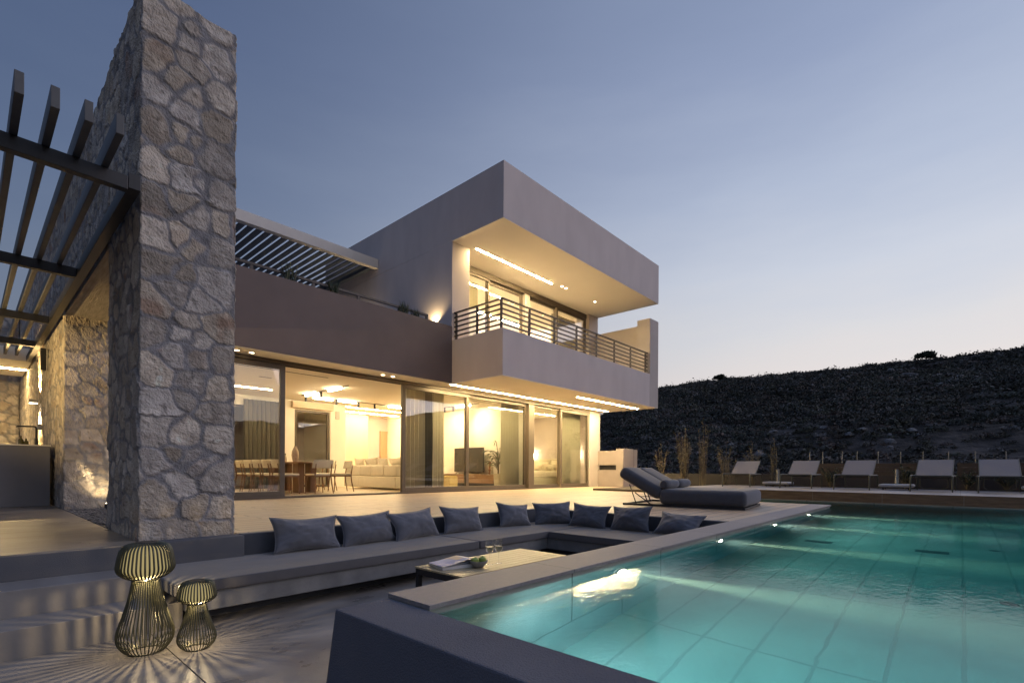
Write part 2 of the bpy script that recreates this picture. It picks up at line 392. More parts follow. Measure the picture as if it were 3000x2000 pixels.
# inner door and curtain pelmet
M['doorwood'] = mat('pale_oak_door', (.45, .32, .19), (.38, .27, .16), scale=3, rough=.5, stretch=(6, 6, .6))
dr = hbox('door', [(12.3 - .5, 12.05, 18.05, 18.098, 0, 2.1)], M['doorwood'], bevel=.004)
hbox('door_frame', [(11.70, 11.80, 18.03, 18.095, 0, 2.2), (11.80, 12.05, 18.03, 18.095, 2.1, 2.2)], M['doorwood'], bevel=.004, parent=dr)
hbox('pelmet', [(6.80, 8.14, 15.28, 15.449, 2.50, 2.70)], M['beige'], bevel=.004)
M['switch'] = mat('dark_switch_plate', (.05, .045, .04), rough=.4)
M['switchw'] = mat('pale_switch_plate', (.6, .58, .52), rough=.4)
sw = hbox('wall_switch', [(6.50, 6.66, 15.435, 15.449, .98, 1.07)], M['switch'], bevel=.002)
hbox('switch_key', [(6.53, 6.575, 15.428, 15.436, .995, 1.055), (6.585, 6.63, 15.428, 15.436, .995, 1.055)], M['switchw'], bevel=.001, parent=sw)
hbox('wall_switch', [(9.55, 9.64, 17.435, 17.449, .98, 1.08)], M['switch'], bevel=.002)
hbox('intercom', [(11.05, 11.15, 18.06, 18.099, 1.15, 1.40)], M['switchw'], bevel=.006)
hbox('wall_sensor', [(8.28, 8.42, 15.40, 15.449, 2.25, 2.52)], M['switchw'], bevel=.02)

# --- windows: each a frame with its pane
def window(x0, x1, y, z0, z1, fw=.075, dp=.07, name='window', bot=None, mname='frame'):
    b = bot if bot else fw
    mb = MB(); a, c = y - dp / 2, y + dp / 2
    mb.box(x0, x0 + fw, a, c, z0, z1); mb.box(x1 - fw, x1, a, c, z0, z1)
    mb.box(x0 + fw, x1 - fw, a, c, z0, z0 + b); mb.box(x0 + fw, x1 - fw, a, c, z1 - fw, z1)
    fr = obj(name, mb, M[mname], villa, bevel=.005)
    obj('pane', MB().box(x0 + fw - .01, x1 - fw + .01, y - .012, y + .012, z0 + b - .01, z1 - fw + .01), M['pane'], fr)
    return fr
window(1.88, 4.37, 10.21, .035, 2.70, name='sliding_door', bot=.11, fw=.10)
window(7.22, 9.45, 10.21, .035, 2.70, name='sliding_door', bot=.11, fw=.10)
window(9.40, 12.0, 10.29, .035, 2.70, name='sliding_door', bot=.10, fw=.085)
window(12.265, 13.80, 10.29, .035, 2.70, name='sliding_door', bot=.09, fw=.07)
window(13.72, 15.455, 10.21, .035, 2.70, name='sliding_door', bot=.10, fw=.09)
window(3.6, 6.3, 15.55, .02, 2.45, name='window', fw=.08)
window(6.95, 8.10, 15.55, .02, 2.46, name='window', fw=.07)
hbox('door_track', [(1.88, 15.455, 10.13, 10.35, 2.702, 2.775), (1.88, 15.455, 10.152, 10.35, .001, .034)], M['frame'], bevel=.003)
hbox('track_rail', [(4.37, 7.22, 10.20, 10.215, 2.69, 2.703), (4.37, 7.22, 10.28, 10.295, 2.69, 2.703), (1.9, 15.4, 10.205, 10.213, .034, .042)], M['dark_metal'], bevel=0)
window(8.91, 10.46, 10.42, 3.31, 6.24, fw=.07, name='balcony_door')
window(10.40, 12.03, 10.50, 3.31, 6.24, fw=.09, name='balcony_door')
window(12.27, 13.80, 10.50, 3.31, 6.24, fw=.07, name='balcony_door')
window(13.73, 15.545, 10.42, 3.31, 6.24, fw=.08, name='balcony_door')
hbox('balcony_door_track', [(8.905, 15.548, 10.36, 10.548, 6.242, 6.398)], M['frame'], bevel=.003)

# --- balcony railing
mbp = MB()
rail = obj('balcony_railing', MB().box(8.36, 15.60, 7.89, 7.95, 4.575, 4.604).box(8.36, 8.42, 7.95, 9.64, 4.575, 4.604), M['bronze_metal'], villa, bevel=.003)
for i in range(5):
    z = 4.47 - i * .118
    obj('railing_bar', MB().box(8.375, 15.60, 7.905, 7.935, z - .017, z + .017).box(8.375, 8.405, 7.935, 9.64, z - .017, z + .017), M['bronze_metal'], rail, bevel=.002)
for i in range(8):
    x = 8.39 + i * (15.50 - 8.39) / 7
    obj('railing_post', MB().box(x - .028, x + .028, 7.936, 7.972, 3.879, 4.574), M['bronze_metal'], rail, bevel=.002)
for y in (8.80, 9.56):
    obj('railing_post', MB().box(8.406, 8.442, y - .028, y + .028, 3.879, 4.574), M['bronze_metal'], rail, bevel=.002)
# --- roof terrace railing behind the brown parapet
rr = obj('terrace_railing', MB().box(2.2, 7.75, 9.86, 9.91, 4.415, 4.465), M['bronze_metal'], villa, bevel=.003)
for x in (2.4, 3.6, 4.8, 5.83, 6.90, 7.72):
    obj('railing_post', MB().box(x - .03, x + .03, 9.865, 9.905, 3.281, 4.414), M['bronze_metal'], rr, bevel=.002)
# --- light strips and downlights
M['led'] = emit('warm_led', (1.0, .74, .36), 215.0)
M['led_up'] = emit('warm_led_balcony', (1.0, .74, .36), 360.0)
M['led_in'] = emit('warm_led_room', (1.0, .72, .38), 105.0)
M['lampdisc'] = emit('warm_downlight', (1.0, .76, .46), 10.0)
def strip(x0, x1, y0, y1, z, m, par=None):
    return obj('light_strip', MB().box(x0, x1, y0, y1, z - .004, z), m, par or villa)
strip(8.34, 15.95, 9.65, 9.695, 2.774, M['led']); strip(12.21, 15.95, 8.43, 8.475, 2.774, M['led'])
strip(9.0, 12.26, 9.44, 9.48, 6.40, M['led_up'])
strip(8.66, 11.6, 15.68, 15.73, 2.742, M['led_in'])
def downlight(x, y, z, r=.045):
    d = obj('downlight', MB().lathe([(r + .012, 0), (r + .012, -.004), (r, -.004), (r, 0)], (x, y, z), 20, cap=False), M['white'], villa, smooth=True)
    obj('lamp_disc', MB().lathe([(r, -.002), (r, -.001)], (x, y, z), 20), M['lampdisc'], d)
for x, y in ((3.36, 9.90), (3.62, 9.90), (6.48, 9.90), (6.75, 9.90)): downlight(x, y, 2.776)
for x, y in ((12.65, 9.36), (12.86, 9.36), (14.55, 9.36)): downlight(x, y, 6.40)
# ceiling air slots
M['slot'] = mat('black_slot', (.012, .011, .01), rough=.6)
hbox('air_slot', [(3.6, 5.74, 11.03, 11.07, 2.738, 2.7425)], M['slot'], bevel=0)
hbox('air_slot', [(10.0, 11.4, 11.2, 11.24, 2.738, 2.7425)], M['slot'], bevel=0)
for x, y in ((4.6, 12.1), (4.1, 13.2), (9.8, 16.9), (10.8, 16.7), (9.2, 11.5)):
    hbox('air_slot', [(x, x + .28, y, y + .05, 2.738, 2.7425)], M['slot'], bevel=0)
# wall lamps of the roof terrace (they wash the side wall)
def wash(x, y, z, e, size=2.3, down=False, parent=villa, r=.04, blend=.6, name='terrace_lamp'):
    b = obj(name, MB().lathe([(r, -.06), (r, .06)], (x, y, z), 16), M['dark_metal'], parent, smooth=True)
    ld = bpy.data.lights.new('lamp', 'SPOT'); lo = bpy.data.objects.new('lamp', ld); COL.objects.link(lo)
    ld.energy = e; ld.color = WARM; ld.spot_size = size; ld.spot_blend = blend; ld.shadow_soft_size = .03
    lo.location = (x, y, z + (-.075 if down else .075)); lo.rotation_euler = (0 if down else PI, 0, 0)
    return b
wash(8.20, 10.24, 4.30, 26, 2.2); wash(8.20, 13.6, 4.5, 30, 2.4)

# ============================================================= ROOF PERGOLA
rp = thing('roof_pergola', 'white louvred pergola over the roof terrace, seen above the brown parapet', 'pergola', (5.9, 15, 3.3))
M['pergwhite'] = mat('white_pergola_paint', (.62, .58, .54), (.58, .54, .50), rough=.5)
M['louvre'] = mat('grey_louvre_paint', (.10, .12, .165), (.085, .10, .14), rough=.45, metal=.2)
obj('front_beam', MB().box(3.3, 8.295, 12.95, 13.12, 6.60, 6.87), M['pergwhite'], rp, bevel=.006)
obj('rear_beam', MB().box(3.3, 8.295, 17.3, 17.45, 6.60, 6.87), M['pergwhite'], rp, bevel=.006)
obj('side_beam', MB().box(3.3, 3.45, 13.12, 17.3, 6.60, 6.87), M['pergwhite'], rp, bevel=.006)
obj('side_beam', MB().box(8.16, 8.295, 13.12, 17.3, 6.66, 6.87), M['louvre'], rp, bevel=.006)
for i in range(22):
    x = 3.6 + i * .212; a = math.radians(38)
    obj('louvre', MB().box(-.10, .10, 13.14, 17.28, -.012, .012, TR((x, 0, 6.74), ry=-a * .45)), M['louvre'], rp)
for y in (13.03, 17.37): obj('post', MB().box(3.31, 3.44, y - .06, y + .06, 3.29, 6.60), M['pergwhite'], rp, bevel=.005)

# ============================================================= STONE WALL
M['stone'] = mat('rubble_stone', (1.0, 1.0, 1.0), (.72, .70, .70), scale=9, rough=.92, bump=.014, bscale=60, attr=True, bump2=.012, b2scale=14, spec=.2, detail=8)
def sstep(a, b, x):
    t = np.clip((x - a) / (b - a), 0, 1); return t * t * (3 - 2 * t)
def stones(s, z, nx, smin, smax, zmin, zmax, seed, size=1.0, corners=()):
    rs = np.random.RandomState(seed); P = []
    zc = zmin - .1
    while zc < zmax + .3:
        h = rs.uniform(.10, .27) * size; x = smin - .4 + rs.uniform(0, .3)
        while x < smax + .4:
            w = rs.choice([rs.uniform(.09, .17), rs.uniform(.20, .36)], p=[.55, .45]) * size
            if h > .27 and rs.rand() < .35:
                P.append((x + w / 2, zc + h * .27, 0.0)); P.append((x + w / 2 + rs.uniform(-.08, .08), zc + h * .76, 0.0))
            else: P.append((x + w / 2, zc + h / 2 + rs.uniform(-.06, .06), rs.uniform(-.01, .05)))
            x += w
        zc += h
    if corners:
        P = [q for q in P if min(abs(q[0] - c) for c in corners) > .25]
        for c in corners:
            for sd_ in (-1, 1):
                zc = zmin - rs.uniform(0, .25)
                while zc < zmax + .3:
                    h = rs.uniform(.19, .42); P.append((c + sd_ * rs.uniform(.10, .15), zc + h / 2, .05 + (h - .3) * .25)); zc += h
    P = np.array(P); n = len(P)
    wx = s + .042 * fbm(s * 7, z * 7, 3.1) + .010 * fbm(s * 24, z * 24, 1.7); wz = z + .042 * fbm(s * 7, z * 7, 8.4) + .010 * fbm(s * 24, z * 24, 6.2)
    H = np.zeros_like(s); CI = np.zeros(s.shape, int); E = np.zeros_like(s); DX = np.zeros_like(s); DZ = np.zeros_like(s)
    for a in range(0, len(s), 15000):
        sl = slice(a, a + 15000)
        dx = np.abs(wx[sl, None] - P[None, :, 0]); dz = np.abs(wz[sl, None] - P[None, :, 1])
        d = (dx ** 3.2 + (dz * 1.15) ** 3.2) ** (1 / 3.2) - P[None, :, 2]
        i2 = np.argpartition(d, 1, axis=1)[:, :2]
        da = np.take_along_axis(d, i2, 1); o = np.argsort(da, 1); da = np.take_along_axis(da, o, 1); i2 = np.take_along_axis(i2, o, 1)
        CI[sl] = i2[:, 0]; E[sl] = da[:, 1] - da[:, 0]
        DX[sl] = wx[sl] - P[i2[:, 0], 0]; DZ[sl] = wz[sl] - P[i2[:, 0], 1]
    wid = rs.uniform(.012, .055, n)[CI] * (1 + .5 * fbm(s * 5, z * 5, 12.0, 3))
    m = sstep(wid * .35, wid * 1.1 + .012, E)
    hi = rs.uniform(.002, .015, n)[CI]; tx = rs.uniform(-.10, .10, n)[CI]; tz = rs.uniform(-.10, .10, n)[CI]
    r1 = fbm(s * 9, z * 9, CI * 3.7, 5, .6); r2 = fbm(s * 38, z * 38, 2.2, 3, .6)
    H = m * (hi + tx * DX + tz * DZ + .015 * r1 + .010 * r2) + (1 - m) * (.006 * r2 + .009 * fbm(s * 11, z * 11, 5))
    base = np.array([.50, .445, .385]); g = rs.uniform(.68, 1.22, n)[CI][:, None]
    wq = rs.uniform(-1, 1, n); tint = np.stack([1 + .05 * wq, 1 + .012 * wq, 1 - .06 * wq], 1)[CI]
    col = base * g * tint * (1 + .35 * fbm(s * 6, z * 6, CI * 1.3, 4)[:, None])
    rust = sstep(.12, .45, fbm(s * 3.1, z * 3.1, 21.0 + CI * .9, 4))[:, None] * rs.choice([0, 0, .15, .6], n)[CI][:, None]
    col = col * (1 - rust) + np.array([.26, .135, .085]) * rust
    pale = sstep(.2, .5, fbm(s * 14, z * 14, 4.4, 4))[:, None]; col = col * (1 + .40 * pale) * (1 - .45 * sstep(.30, .55, fbm(s * 30, z * 30, 7.7, 3))[:, None])
    mort = np.array([.25, .245, .255]) * (1 + .35 * fbm(s * 13, z * 13, 9.9)[:, None])
    col = col * m[:, None] + mort * (1 - m[:, None])
    return H, np.clip(col, .015, .7)
def stone_block(name, x0, x1, y0, y1, z0, z1, res, parent, seed, rz=None, size=1.0):
    """closed rubble block; res gives the grid step on the sides (-Y, -X, +Y, +X)"""
    c = .02; pts = []
    def side(ax, ay, bx, by, step, nx, ny):
        n = max(2, int(math.hypot(bx - ax, by - ay) / step)); r = []
        for i in range(n + 1):
            t = i / n; px, py = ax + (bx - ax) * t, ay + (by - ay) * t
            r.append((px, py, nx, ny))
        return r
    q = math.sqrt(.5)
    pts += side(x1 - c, y0, x0 + c, y0, res[0], 0, -1); pts.append((x0 + c * .3, y0 + c * .3, -q, -q))
    pts += side(x0, y0 + c, x0, y1 - c, res[1], -1, 0); pts.append((x0 + c * .3, y1 - c * .3, -q, q))
    pts += side(x0 + c, y1, x1 - c, y1, res[2], 0, 1); pts.append((x1 - c * .3, y1 - c * .3, q, q))
    pts += side(x1, y1 - c, x1, y0 + c, res[3], 1, 0); pts.append((x1 - c * .3, y0 + c * .3, q, -q))
    A = np.array(pts); n = len(A)
    s = np.concatenate([[0], np.cumsum(np.hypot(*(A[1:, :2] - A[:-1, :2]).T))])
    m = int((z1 - z0) / (rz or res[0])); zz = np.linspace(z0, z1, m)
    S, Z = np.meshgrid(s, zz); S = S.ravel(); Z = Z.ravel()
    cs = np.cumsum([x1 - x0, y1 - y0, x1 - x0]); H, Cc = stones(S, Z, 0, 0, s[-1], z0, z1, seed, size, [0.0] + list(cs))
    H = H * .68
    X = np.tile(A[:, 0], m) + np.tile(A[:, 2], m) * (H - .012); Y = np.tile(A[:, 1], m) + np.tile(A[:, 3], m) * (H - .012)
    topw = (Z > z1 - 1e-6); Z = Z + topw * (fbm(S * 5, S * 0, 2.0, 4) * .05)
    V = np.stack([X, Y, Z], 1)
    idx = np.arange(n * m).reshape(m, n)
    a = idx[:-1]; b = np.roll(a, -1, 1); d = idx[1:]; e = np.roll(d, -1, 1)
    Fq = np.stack([a, b, e, d], -1).reshape(-1, 4)
    # ragged top
    top = idx[-1]; cx, cyy = (x0 + x1) / 2, (y0 + y1) / 2; cur = top; Vs = [V]; Cs = [Cc]; Fs = [Fq]; cnt = n * m
    hx, hy = (x1 - x0) / 2, (y1 - y0) / 2; k0 = min(hx, hy)
    for t in (.35, .7, 1.0):
        px = np.sign(A[:, 0] - cx) * np.maximum(np.abs(A[:, 0] - cx) - k0 * t, 0) + cx; py = np.sign(A[:, 1] - cyy) * np.maximum(np.abs(A[:, 1] - cyy) - k0 * t, 0) + cyy
        Vs.append(np.stack([px, py, z1 + .03 * fbm(px * 6, py * 6, 1.0)], 1)); Cs.append(np.tile([.16, .15, .15], (n, 1)))
        nx_ = np.arange(cnt, cnt + n); cnt += n
        Fs.append(np.stack([cur, np.roll(cur, -1), np.roll(nx_, -1), nx_], -1)); cur = nx_
    return npmesh(name, np.concatenate(Vs), np.concatenate(Fs), M['stone'], parent, np.concatenate(Cs), smooth=False, org=origin_of(parent))
sw_ = thing('stone_wall', 'tall rubble stone wall with a front pier and a passage, left of the glazing', 'stone wall', (1.32, 4.98, 0))
stone_block('pier', .95, 1.69, 4.98, 6.30, -.15, 4.60, (.0115, .016, .12, .12), sw_, 5, rz=.0115, size=1.0)
stone_block('rear_wall', .95, 1.69, 9.55, 22.5, -.15, 4.60, (.015, .04, .3, .4), sw_, 9, rz=.028)
stone_block('upper_wall', .952, 1.688, 6.30, 9.55, 2.86, 4.60, (.3, .025, .3, .2), sw_, 14, rz=.022)
stone_block('end_pier', .56, .95, 18.0, 18.9, -.1, 4.60, (.03, .05, .3, .3), sw_, 21, rz=.03)
M['lintel'] = mat('board_marked_concrete', (.34, .30, .25), (.22, .19, .155), scale=5, rough=.85, bump=.004, bscale=18, stretch=(7, .8, 1), bump2=.004, b2scale=9)
obj('lintel', MB().box(.965, 1.675, 6.20, 9.65, 2.80, 2.90), M['lintel'], sw_, bevel=.006)
# ============================================================= TERRACE, STEPS, LOWER FLOOR
M['deck'] = tile_mat('tan_plank_tiles', (.46, .345, .235), (.29, .215, .145), (.04, .03, .024), 1.2, .20, msize=.0085, rough=.42, nscale=2.2, nstretch=(.7, 9, 1), var=.10, rvar=.12, fine=.0008)
M['patio'] = mat('polished_concrete', (.30, .272, .245), (.145, .133, .125), scale=2.4, rough=.34, rvar=.12, bump=.0012, bscale=70, world=True, detail=9, stretch=(1, 1.6, 1), bump2=.004, b2scale=2.2)
M['terrace_conc'] = mat('trowelled_terrace_concrete', (.27, .235, .195), (.15, .13, .11), scale=1.3, rough=.36, rvar=.12, bump=.0015, bscale=40, world=True, stretch=(1.0, 2.6, 1), detail=9, bump2=.010, b2scale=2.0)
deck = MB().box(1.70, 10.5, 4.962, 10.149, -.62, 0).box(6.165, 10.5, 2.052, 4.962, -.62, 0).box(10.5, 15.96, 5.62, 10.12, -.62, 0).box(15.96, 17.6, 5.62, 12.5, -.62, -.002)
struct(obj('terrace_deck', deck, M['deck'], bevel=0))
lt = MB().box(-9, .945, 4.81, 30, -.2, 0)
struct(obj('side_terrace', lt, M['terrace_conc'], bevel=.006))
M['steptile'] = tile_mat('step_stone_tiles', (.27, .25, .235), (.195, .18, .172), (.05, .046, .042), 1.15, 3, msize=.0025, rough=.5, nscale=4, var=.08, loc=(.22, 0, 0), plane='xz')
stp = thing('garden_steps', 'two broad stone steps from the sunken patio up to the side terrace', 'steps', (-2, 4.4, -.53))
obj('step', MB().box(-9, .948, 4.438, 4.808, -.54, -.18), M['steptile'], stp, bevel=.004)
obj('step', MB().box(-9, 1.05, 4.106, 4.437, -.54, -.352), M['steptile'], stp, bevel=.004)
M['slateriser'] = M['navyplaster']
obj('riser_face', MB().box(-9, .949, 4.795, 4.809, -.179, -.012), M['navyplaster'], stp)
# lower patio floor with one saw-cut joint: two slabs 6 mm apart over a dark base
struct(obj('patio_floor', MB().box(-9, .855, -6, 4.105, -.62, -.53).box(.862, 1.25, -6, 2.045, -.62, -.53).box(.862, 6.164, 2.053, 4.961, -.62, -.53), M['patio'], bevel=.002))
struct(obj('ground_base', MB().box(-9.5, 1.26, -6.5, 4.79, -.75, -.545).box(1.26, 6.164, 2.053, 4.79, -.75, -.545), M['concrete']))
# pebble bed in the passage
M['pebble'] = mat('grey_pebbles', (.16, .16, .17), (.055, .055, .06), scale=22, rough=.7, detail=2)
rs = np.random.RandomState(3)
mbp = MB(); mbp.box(.945, 1.70, 6.0, 9.7, -.2, -.045)
for i in range(2600):
    x, y = rs.uniform(.955, 1.68), rs.uniform(6.1, 9.56); r = rs.uniform(.012, .026); z = -.035 + rs.uniform(0, .03)
    a, b, c = r * rs.uniform(.8, 1.5), r * rs.uniform(.8, 1.2), r * rs.uniform(.5, .8); th = rs.uniform(0, PI)
    vs = []
    for (px, py, pz) in ((1, 0, 0), (-1, 0, 0), (0, 1, 0), (0, -1, 0), (0, 0, 1), (0, 0, -1), (.62, .62, .5), (-.62, .62, .5), (.62, -.62, .5), (-.62, -.62, .5)):
        qx, qy = px * a, py * b
        vs.append((x + qx * math.cos(th) - qy * math.sin(th), y + qx * math.sin(th) + qy * math.cos(th), z + pz * c))
    mbp.add(vs, [(4, 6, 7), (4, 7, 9), (4, 9, 8), (4, 8, 6), (0, 6, 8), (2, 7, 6), (1, 9, 7), (3, 8, 9), (0, 2, 6), (2, 1, 7), (1, 3, 9), (3, 0, 8)])
tag(obj('gravel', mbp, M['pebble']), 'dark grey pebbles filling the stone passage', 'gravel', kind='stuff')
GAIN = .8
def spot(loc, target, e, size, blend=.5, color=WARM, r=.02, name='lamp'):
    ld = bpy.data.lights.new(name, 'SPOT'); lo = bpy.data.objects.new(name, ld); COL.objects.link(lo)
    ld.energy = e * GAIN; ld.color = color; ld.spot_size = size; ld.spot_blend = blend; ld.shadow_soft_size = r
    lo.location = loc; lo.rotation_euler = (Vector(target) - Vector(loc)).to_track_quat('-Z', 'Y').to_euler(); return lo
M['lampglow'] = emit('lamp_lens', (1, .80, .5), 20)
ul = thing('ground_spotlight', 'small steel ground spotlight in the pebbles, shining up the passage stones', 'spotlight', (1.41, 9.28, 0))
obj('housing', MB().tube([(1.41, 9.28, -.02), (1.42, 9.33, .06)], .035, 14), M['dark_metal'], ul, smooth=True)
obj('lens', MB().lathe([(.026, .0), (.026, .004)], (0, 0, 0), 16, TR((1.4205, 9.3325, .0635), rx=-.69)), M['lampglow'], ul)
spot((1.425, 9.345, .085), (1.35, 9.58, .5), 9, 1.7, .9); spot((1.43, 9.38, .10), (1.22, 9.56, .50), 60, .22, .5)

# ============================================================= POOL
M['pooltile'] = tile_mat('pool_tiles', (.35, .39, .33), (.28, .32, .27), (.235, .27, .23), 1.2, .30, msize=.011, rough=.5, nscale=3, var=.03, bump=.002, offset=.0, loc=(.52, .02, 0))
M['poolwall'] = tile_mat('pool_wall_tiles', (.32, .33, .30), (.25, .26, .235), (.08, .085, .08), 1.2, 3.2, msize=.006, rough=.5, nscale=4, var=.03, plane='xz', loc=(.52, .9, 0))
M['poolwall_y'] = tile_mat('pool_end_tiles', (.32, .33, .30), (.25, .26, .235), (.08, .085, .08), 1.2, 3.2, msize=.006, rough=.5, nscale=4, var=.03, plane='yz', loc=(.5, .9, 0))
M['coping'] = tile_mat('grey_coping_stone', (.25, .225, .225), (.175, .16, .163), (.06, .065, .065), 1.2, 4, msize=.003, rough=.6, nscale=30, var=.05, loc=(.52, 1.0, 0), fine=.0015, fscale=160)
pool = thing('swimming_pool', 'long lit swimming pool with teal water, grey coping and underwater lamps', 'swimming pool', (6.5, -2, -1.3))
PF = -1.22
obj('basin', MB().box(1.30, 12.6, -9.2, 1.746, PF - .15, PF).box(10.40, 12.6, 1.746, 5.9, PF - .15, PF), M['pooltile'], pool)
obj('side_wall', MB().box(1.372, 10.485, 1.746, 2.051, PF, -.022), M['poolwall'], pool)
obj('side_wall', MB().box(1.2, 12.6, -9.35, -9.2, PF - .15, -.02), M['poolwall'], pool)
obj('end_wall', MB().box(10.40, 10.498, 2.053, 5.62, PF, -.023).box(12.44, 12.6, -9.2, 5.62, PF, -.015), M['poolwall_y'], pool)
obj('end_wall', MB().box(10.4, 12.6, 5.621, 5.75, PF, -.024), M['poolwall'], pool)
obj('coping', MB().box(1.377, 10.53, 1.730, 2.050, -.0205, .0015), M['coping'], pool, bevel=.002)
# water body: refracting surface with absorbing, faintly cloudy volume
def water_mat():
    m, nt, out = nodes('pool_water')
    g = nt.nodes.new('ShaderNodeNewGeometry'); mp = nt.nodes.new('ShaderNodeMapping'); L(nt, g.outputs['Position'], mp.inputs[0]); setin(mp, 'Scale', (1.0, 1.5, 1)); setin(mp, 'Rotation', (0, 0, .5))
    n1 = nt.nodes.new('ShaderNodeTexNoise'); L(nt, mp.outputs[0], n1.inputs['Vector']); setin(n1, 'Scale', 3.0); setin(n1, 'Detail', 2); setin(n1, 'Distortion', .6)
    n2 = nt.nodes.new('ShaderNodeTexNoise'); L(nt, mp.outputs[0], n2.inputs['Vector']); setin(n2, 'Scale', 24.0); setin(n2, 'Detail', 2)
    b1 = nt.nodes.new('ShaderNodeBump'); L(nt, n1.outputs[0], b1.inputs['Height']); setin(b1, 'Distance', .0015); setin(b1, 'Strength', 1)
    b2 = nt.nodes.new('ShaderNodeBump'); L(nt, n2.outputs[0], b2.inputs['Height']); setin(b2, 'Distance', .0009); setin(b2, 'Strength', 1); L(nt, b1.outputs[0], b2.inputs['Normal'])
    fr = nt.nodes.new('ShaderNodeFresnel'); setin(fr, 'IOR', 1.33); L(nt, b2.outputs[0], fr.inputs['Normal'])
    gl = nt.nodes.new('ShaderNodeBsdfGlossy'); setin(gl, 'Roughness', .035); L(nt, b2.outputs[0], gl.inputs['Normal']); setin(gl, 'Color', (1, 1, 1, 1))
    rf = nt.nodes.new('ShaderNodeBsdfRefraction'); setin(rf, 'IOR', 1.33); setin(rf, 'Roughness', .0); L(nt, b1.outputs[0], rf.inputs['Normal']); setin(rf, 'Color', (1, 1, 1, 1))
    mx = nt.nodes.new('ShaderNodeMixShader'); rd = nt.nodes.new('ShaderNodeMath'); rd.operation = 'MULTIPLY'; rd.inputs[1].default_value = .50; L(nt, fr.outputs[0], rd.inputs[0]); L(nt, rd.outputs[0], mx.inputs[0]); L(nt, rf.outputs[0], mx.inputs[1]); L(nt, gl.outputs[0], mx.inputs[2]); L(nt, mx.outputs[0], out.inputs['Surface'])
    va = nt.nodes.new('ShaderNodeVolumeAbsorption'); setin(va, 'Color', (.0, .735, .825, 1)); setin(va, 'Density', .56)
    vsc = nt.nodes.new('ShaderNodeVolumeScatter'); setin(vsc, 'Color', (.75, .95, .9, 1)); setin(vsc, 'Density', .085); setin(vsc, 'Anisotropy', .35)
    ad = nt.nodes.new('ShaderNodeAddShader'); L(nt, va.outputs[0], ad.inputs[0]); L(nt, vsc.outputs[0], ad.inputs[1]); L(nt, ad.outputs[0], out.inputs['Volume'])
    return m
M['water'] = water_mat()
wl = [(1.30, -9.25), (12.50, -9.25), (12.50, 5.70), (10.45, 5.70), (10.45, 1.80), (1.30, 1.80)]
struct(obj('water', MB().prism(wl, PF - .05, -.05, axis='z'), M['water']))
M['poollamp'] = emit('pool_lamp_lens', (1, .92, .70), 60)
M['poolring'] = mat('lamp_ring', (.5, .5, .5), rough=.3, metal=.8)
POOLE = 84
for x, z in ((3.05, -.21), (4.95, -.20), (6.86, -.20), (8.72, -.20)):
    lmp = obj('pool_lamp', MB().lathe([(.075, 0), (.075, .012), (.05, .016), (.05, .01)], (0, 0, 0), 24, TR((x, 1.745, z - .05), rx=PI / 2), cap=False), M['poolring'], pool, smooth=True)
    obj('lamp_lens', MB().lathe([(.05, .008), (.045, .018), (.02, .024), (.001, .025)], (0, 0, 0), 24, TR((x, 1.745, z - .05), rx=PI / 2)), M['poollamp'], lmp, smooth=True)
    spot((x, 1.70, z - .06), (x + .0, -4, -.85), POOLE * (.40 if x < 6 else .75), 2.7, 1.0, (.92, .98, .86), .03); spot((x, 1.70, z - .05), (x + .35, -6, z - .35), POOLE * 15, .36, 1.0, (1, .92, .58), .02)
for y in (1.1, -.5, -2.1, -3.7, -5.3, -6.9):       # lamps added on the unseen near wall to even out the pool light
    lmp = obj('pool_lamp', MB().lathe([(.075, 0), (.075, .012), (.05, .016), (.05, .01)], (0, 0, 0), 24, TR((1.375, y, -.45), ry=PI / 2), cap=False), M['poolring'], pool, smooth=True)
    obj('lamp_lens', MB().lathe([(.05, .008), (.045, .018), (.001, .025)], (0, 0, 0), 24, TR((1.375, y, -.45), ry=PI / 2)), M['poollamp'], lmp, smooth=True)
    spot((1.43, y, -.45), (8, y - .4, -1.1), POOLE * 1.25, 2.6, 1.0, (.82, .96, 1.0), .03)
for x in (3.6, 6.4, 9.2):       # out-of-view lamps added on the far long side for more pool light
    lmp = obj('pool_lamp', MB().lathe([(.075, 0), (.075, .012), (.05, .016), (.05, .01)], (0, 0, 0), 24, TR((x, -9.198, -.45), rx=-PI / 2), cap=False), M['poolring'], pool, smooth=True)
    obj('lamp_lens', MB().lathe([(.05, .008), (.045, .018), (.001, .025)], (0, 0, 0), 24, TR((x, -9.198, -.45), rx=-PI / 2)), M['poollamp'], lmp, smooth=True)
    spot((x, -9.14, -.45), (x + .5, 0, -1.0), POOLE * 1.3, 2.6, 1.0, (.82, .96, 1.0), .03)
for y in (-2.0, -4.6, -7.4):     # lamps added under the raised terrace to lighten the far water
    lmp = obj('pool_lamp', MB().lathe([(.075, 0), (.075, .012), (.05, .016), (.05, .01)], (0, 0, 0), 24, TR((12.438, y, -.75), ry=-PI / 2), cap=False), M['poolring'], pool, smooth=True)
    spot((12.36, y, -.80), (7, y, -1.2), POOLE * .9, 2.6, 1.0, (.82, .96, 1.0), .03)
lmp = obj('pool_lamp', MB().lathe([(.075, 0), (.075, .012), (.05, .016), (.05, .01)], (0, 0, 0), 24, TR((11.45, 5.618, -.30), rx=PI / 2), cap=False), M['poolring'], pool, smooth=True)
spot((11.45, 5.56, -.30), (11.8, 2, -.35), POOLE * .8, 2.2, 1.0, (1, .92, .55), .03)
M['grate'] = mat('dark_drain_grate', (.03, .05, .05), rough=.5)
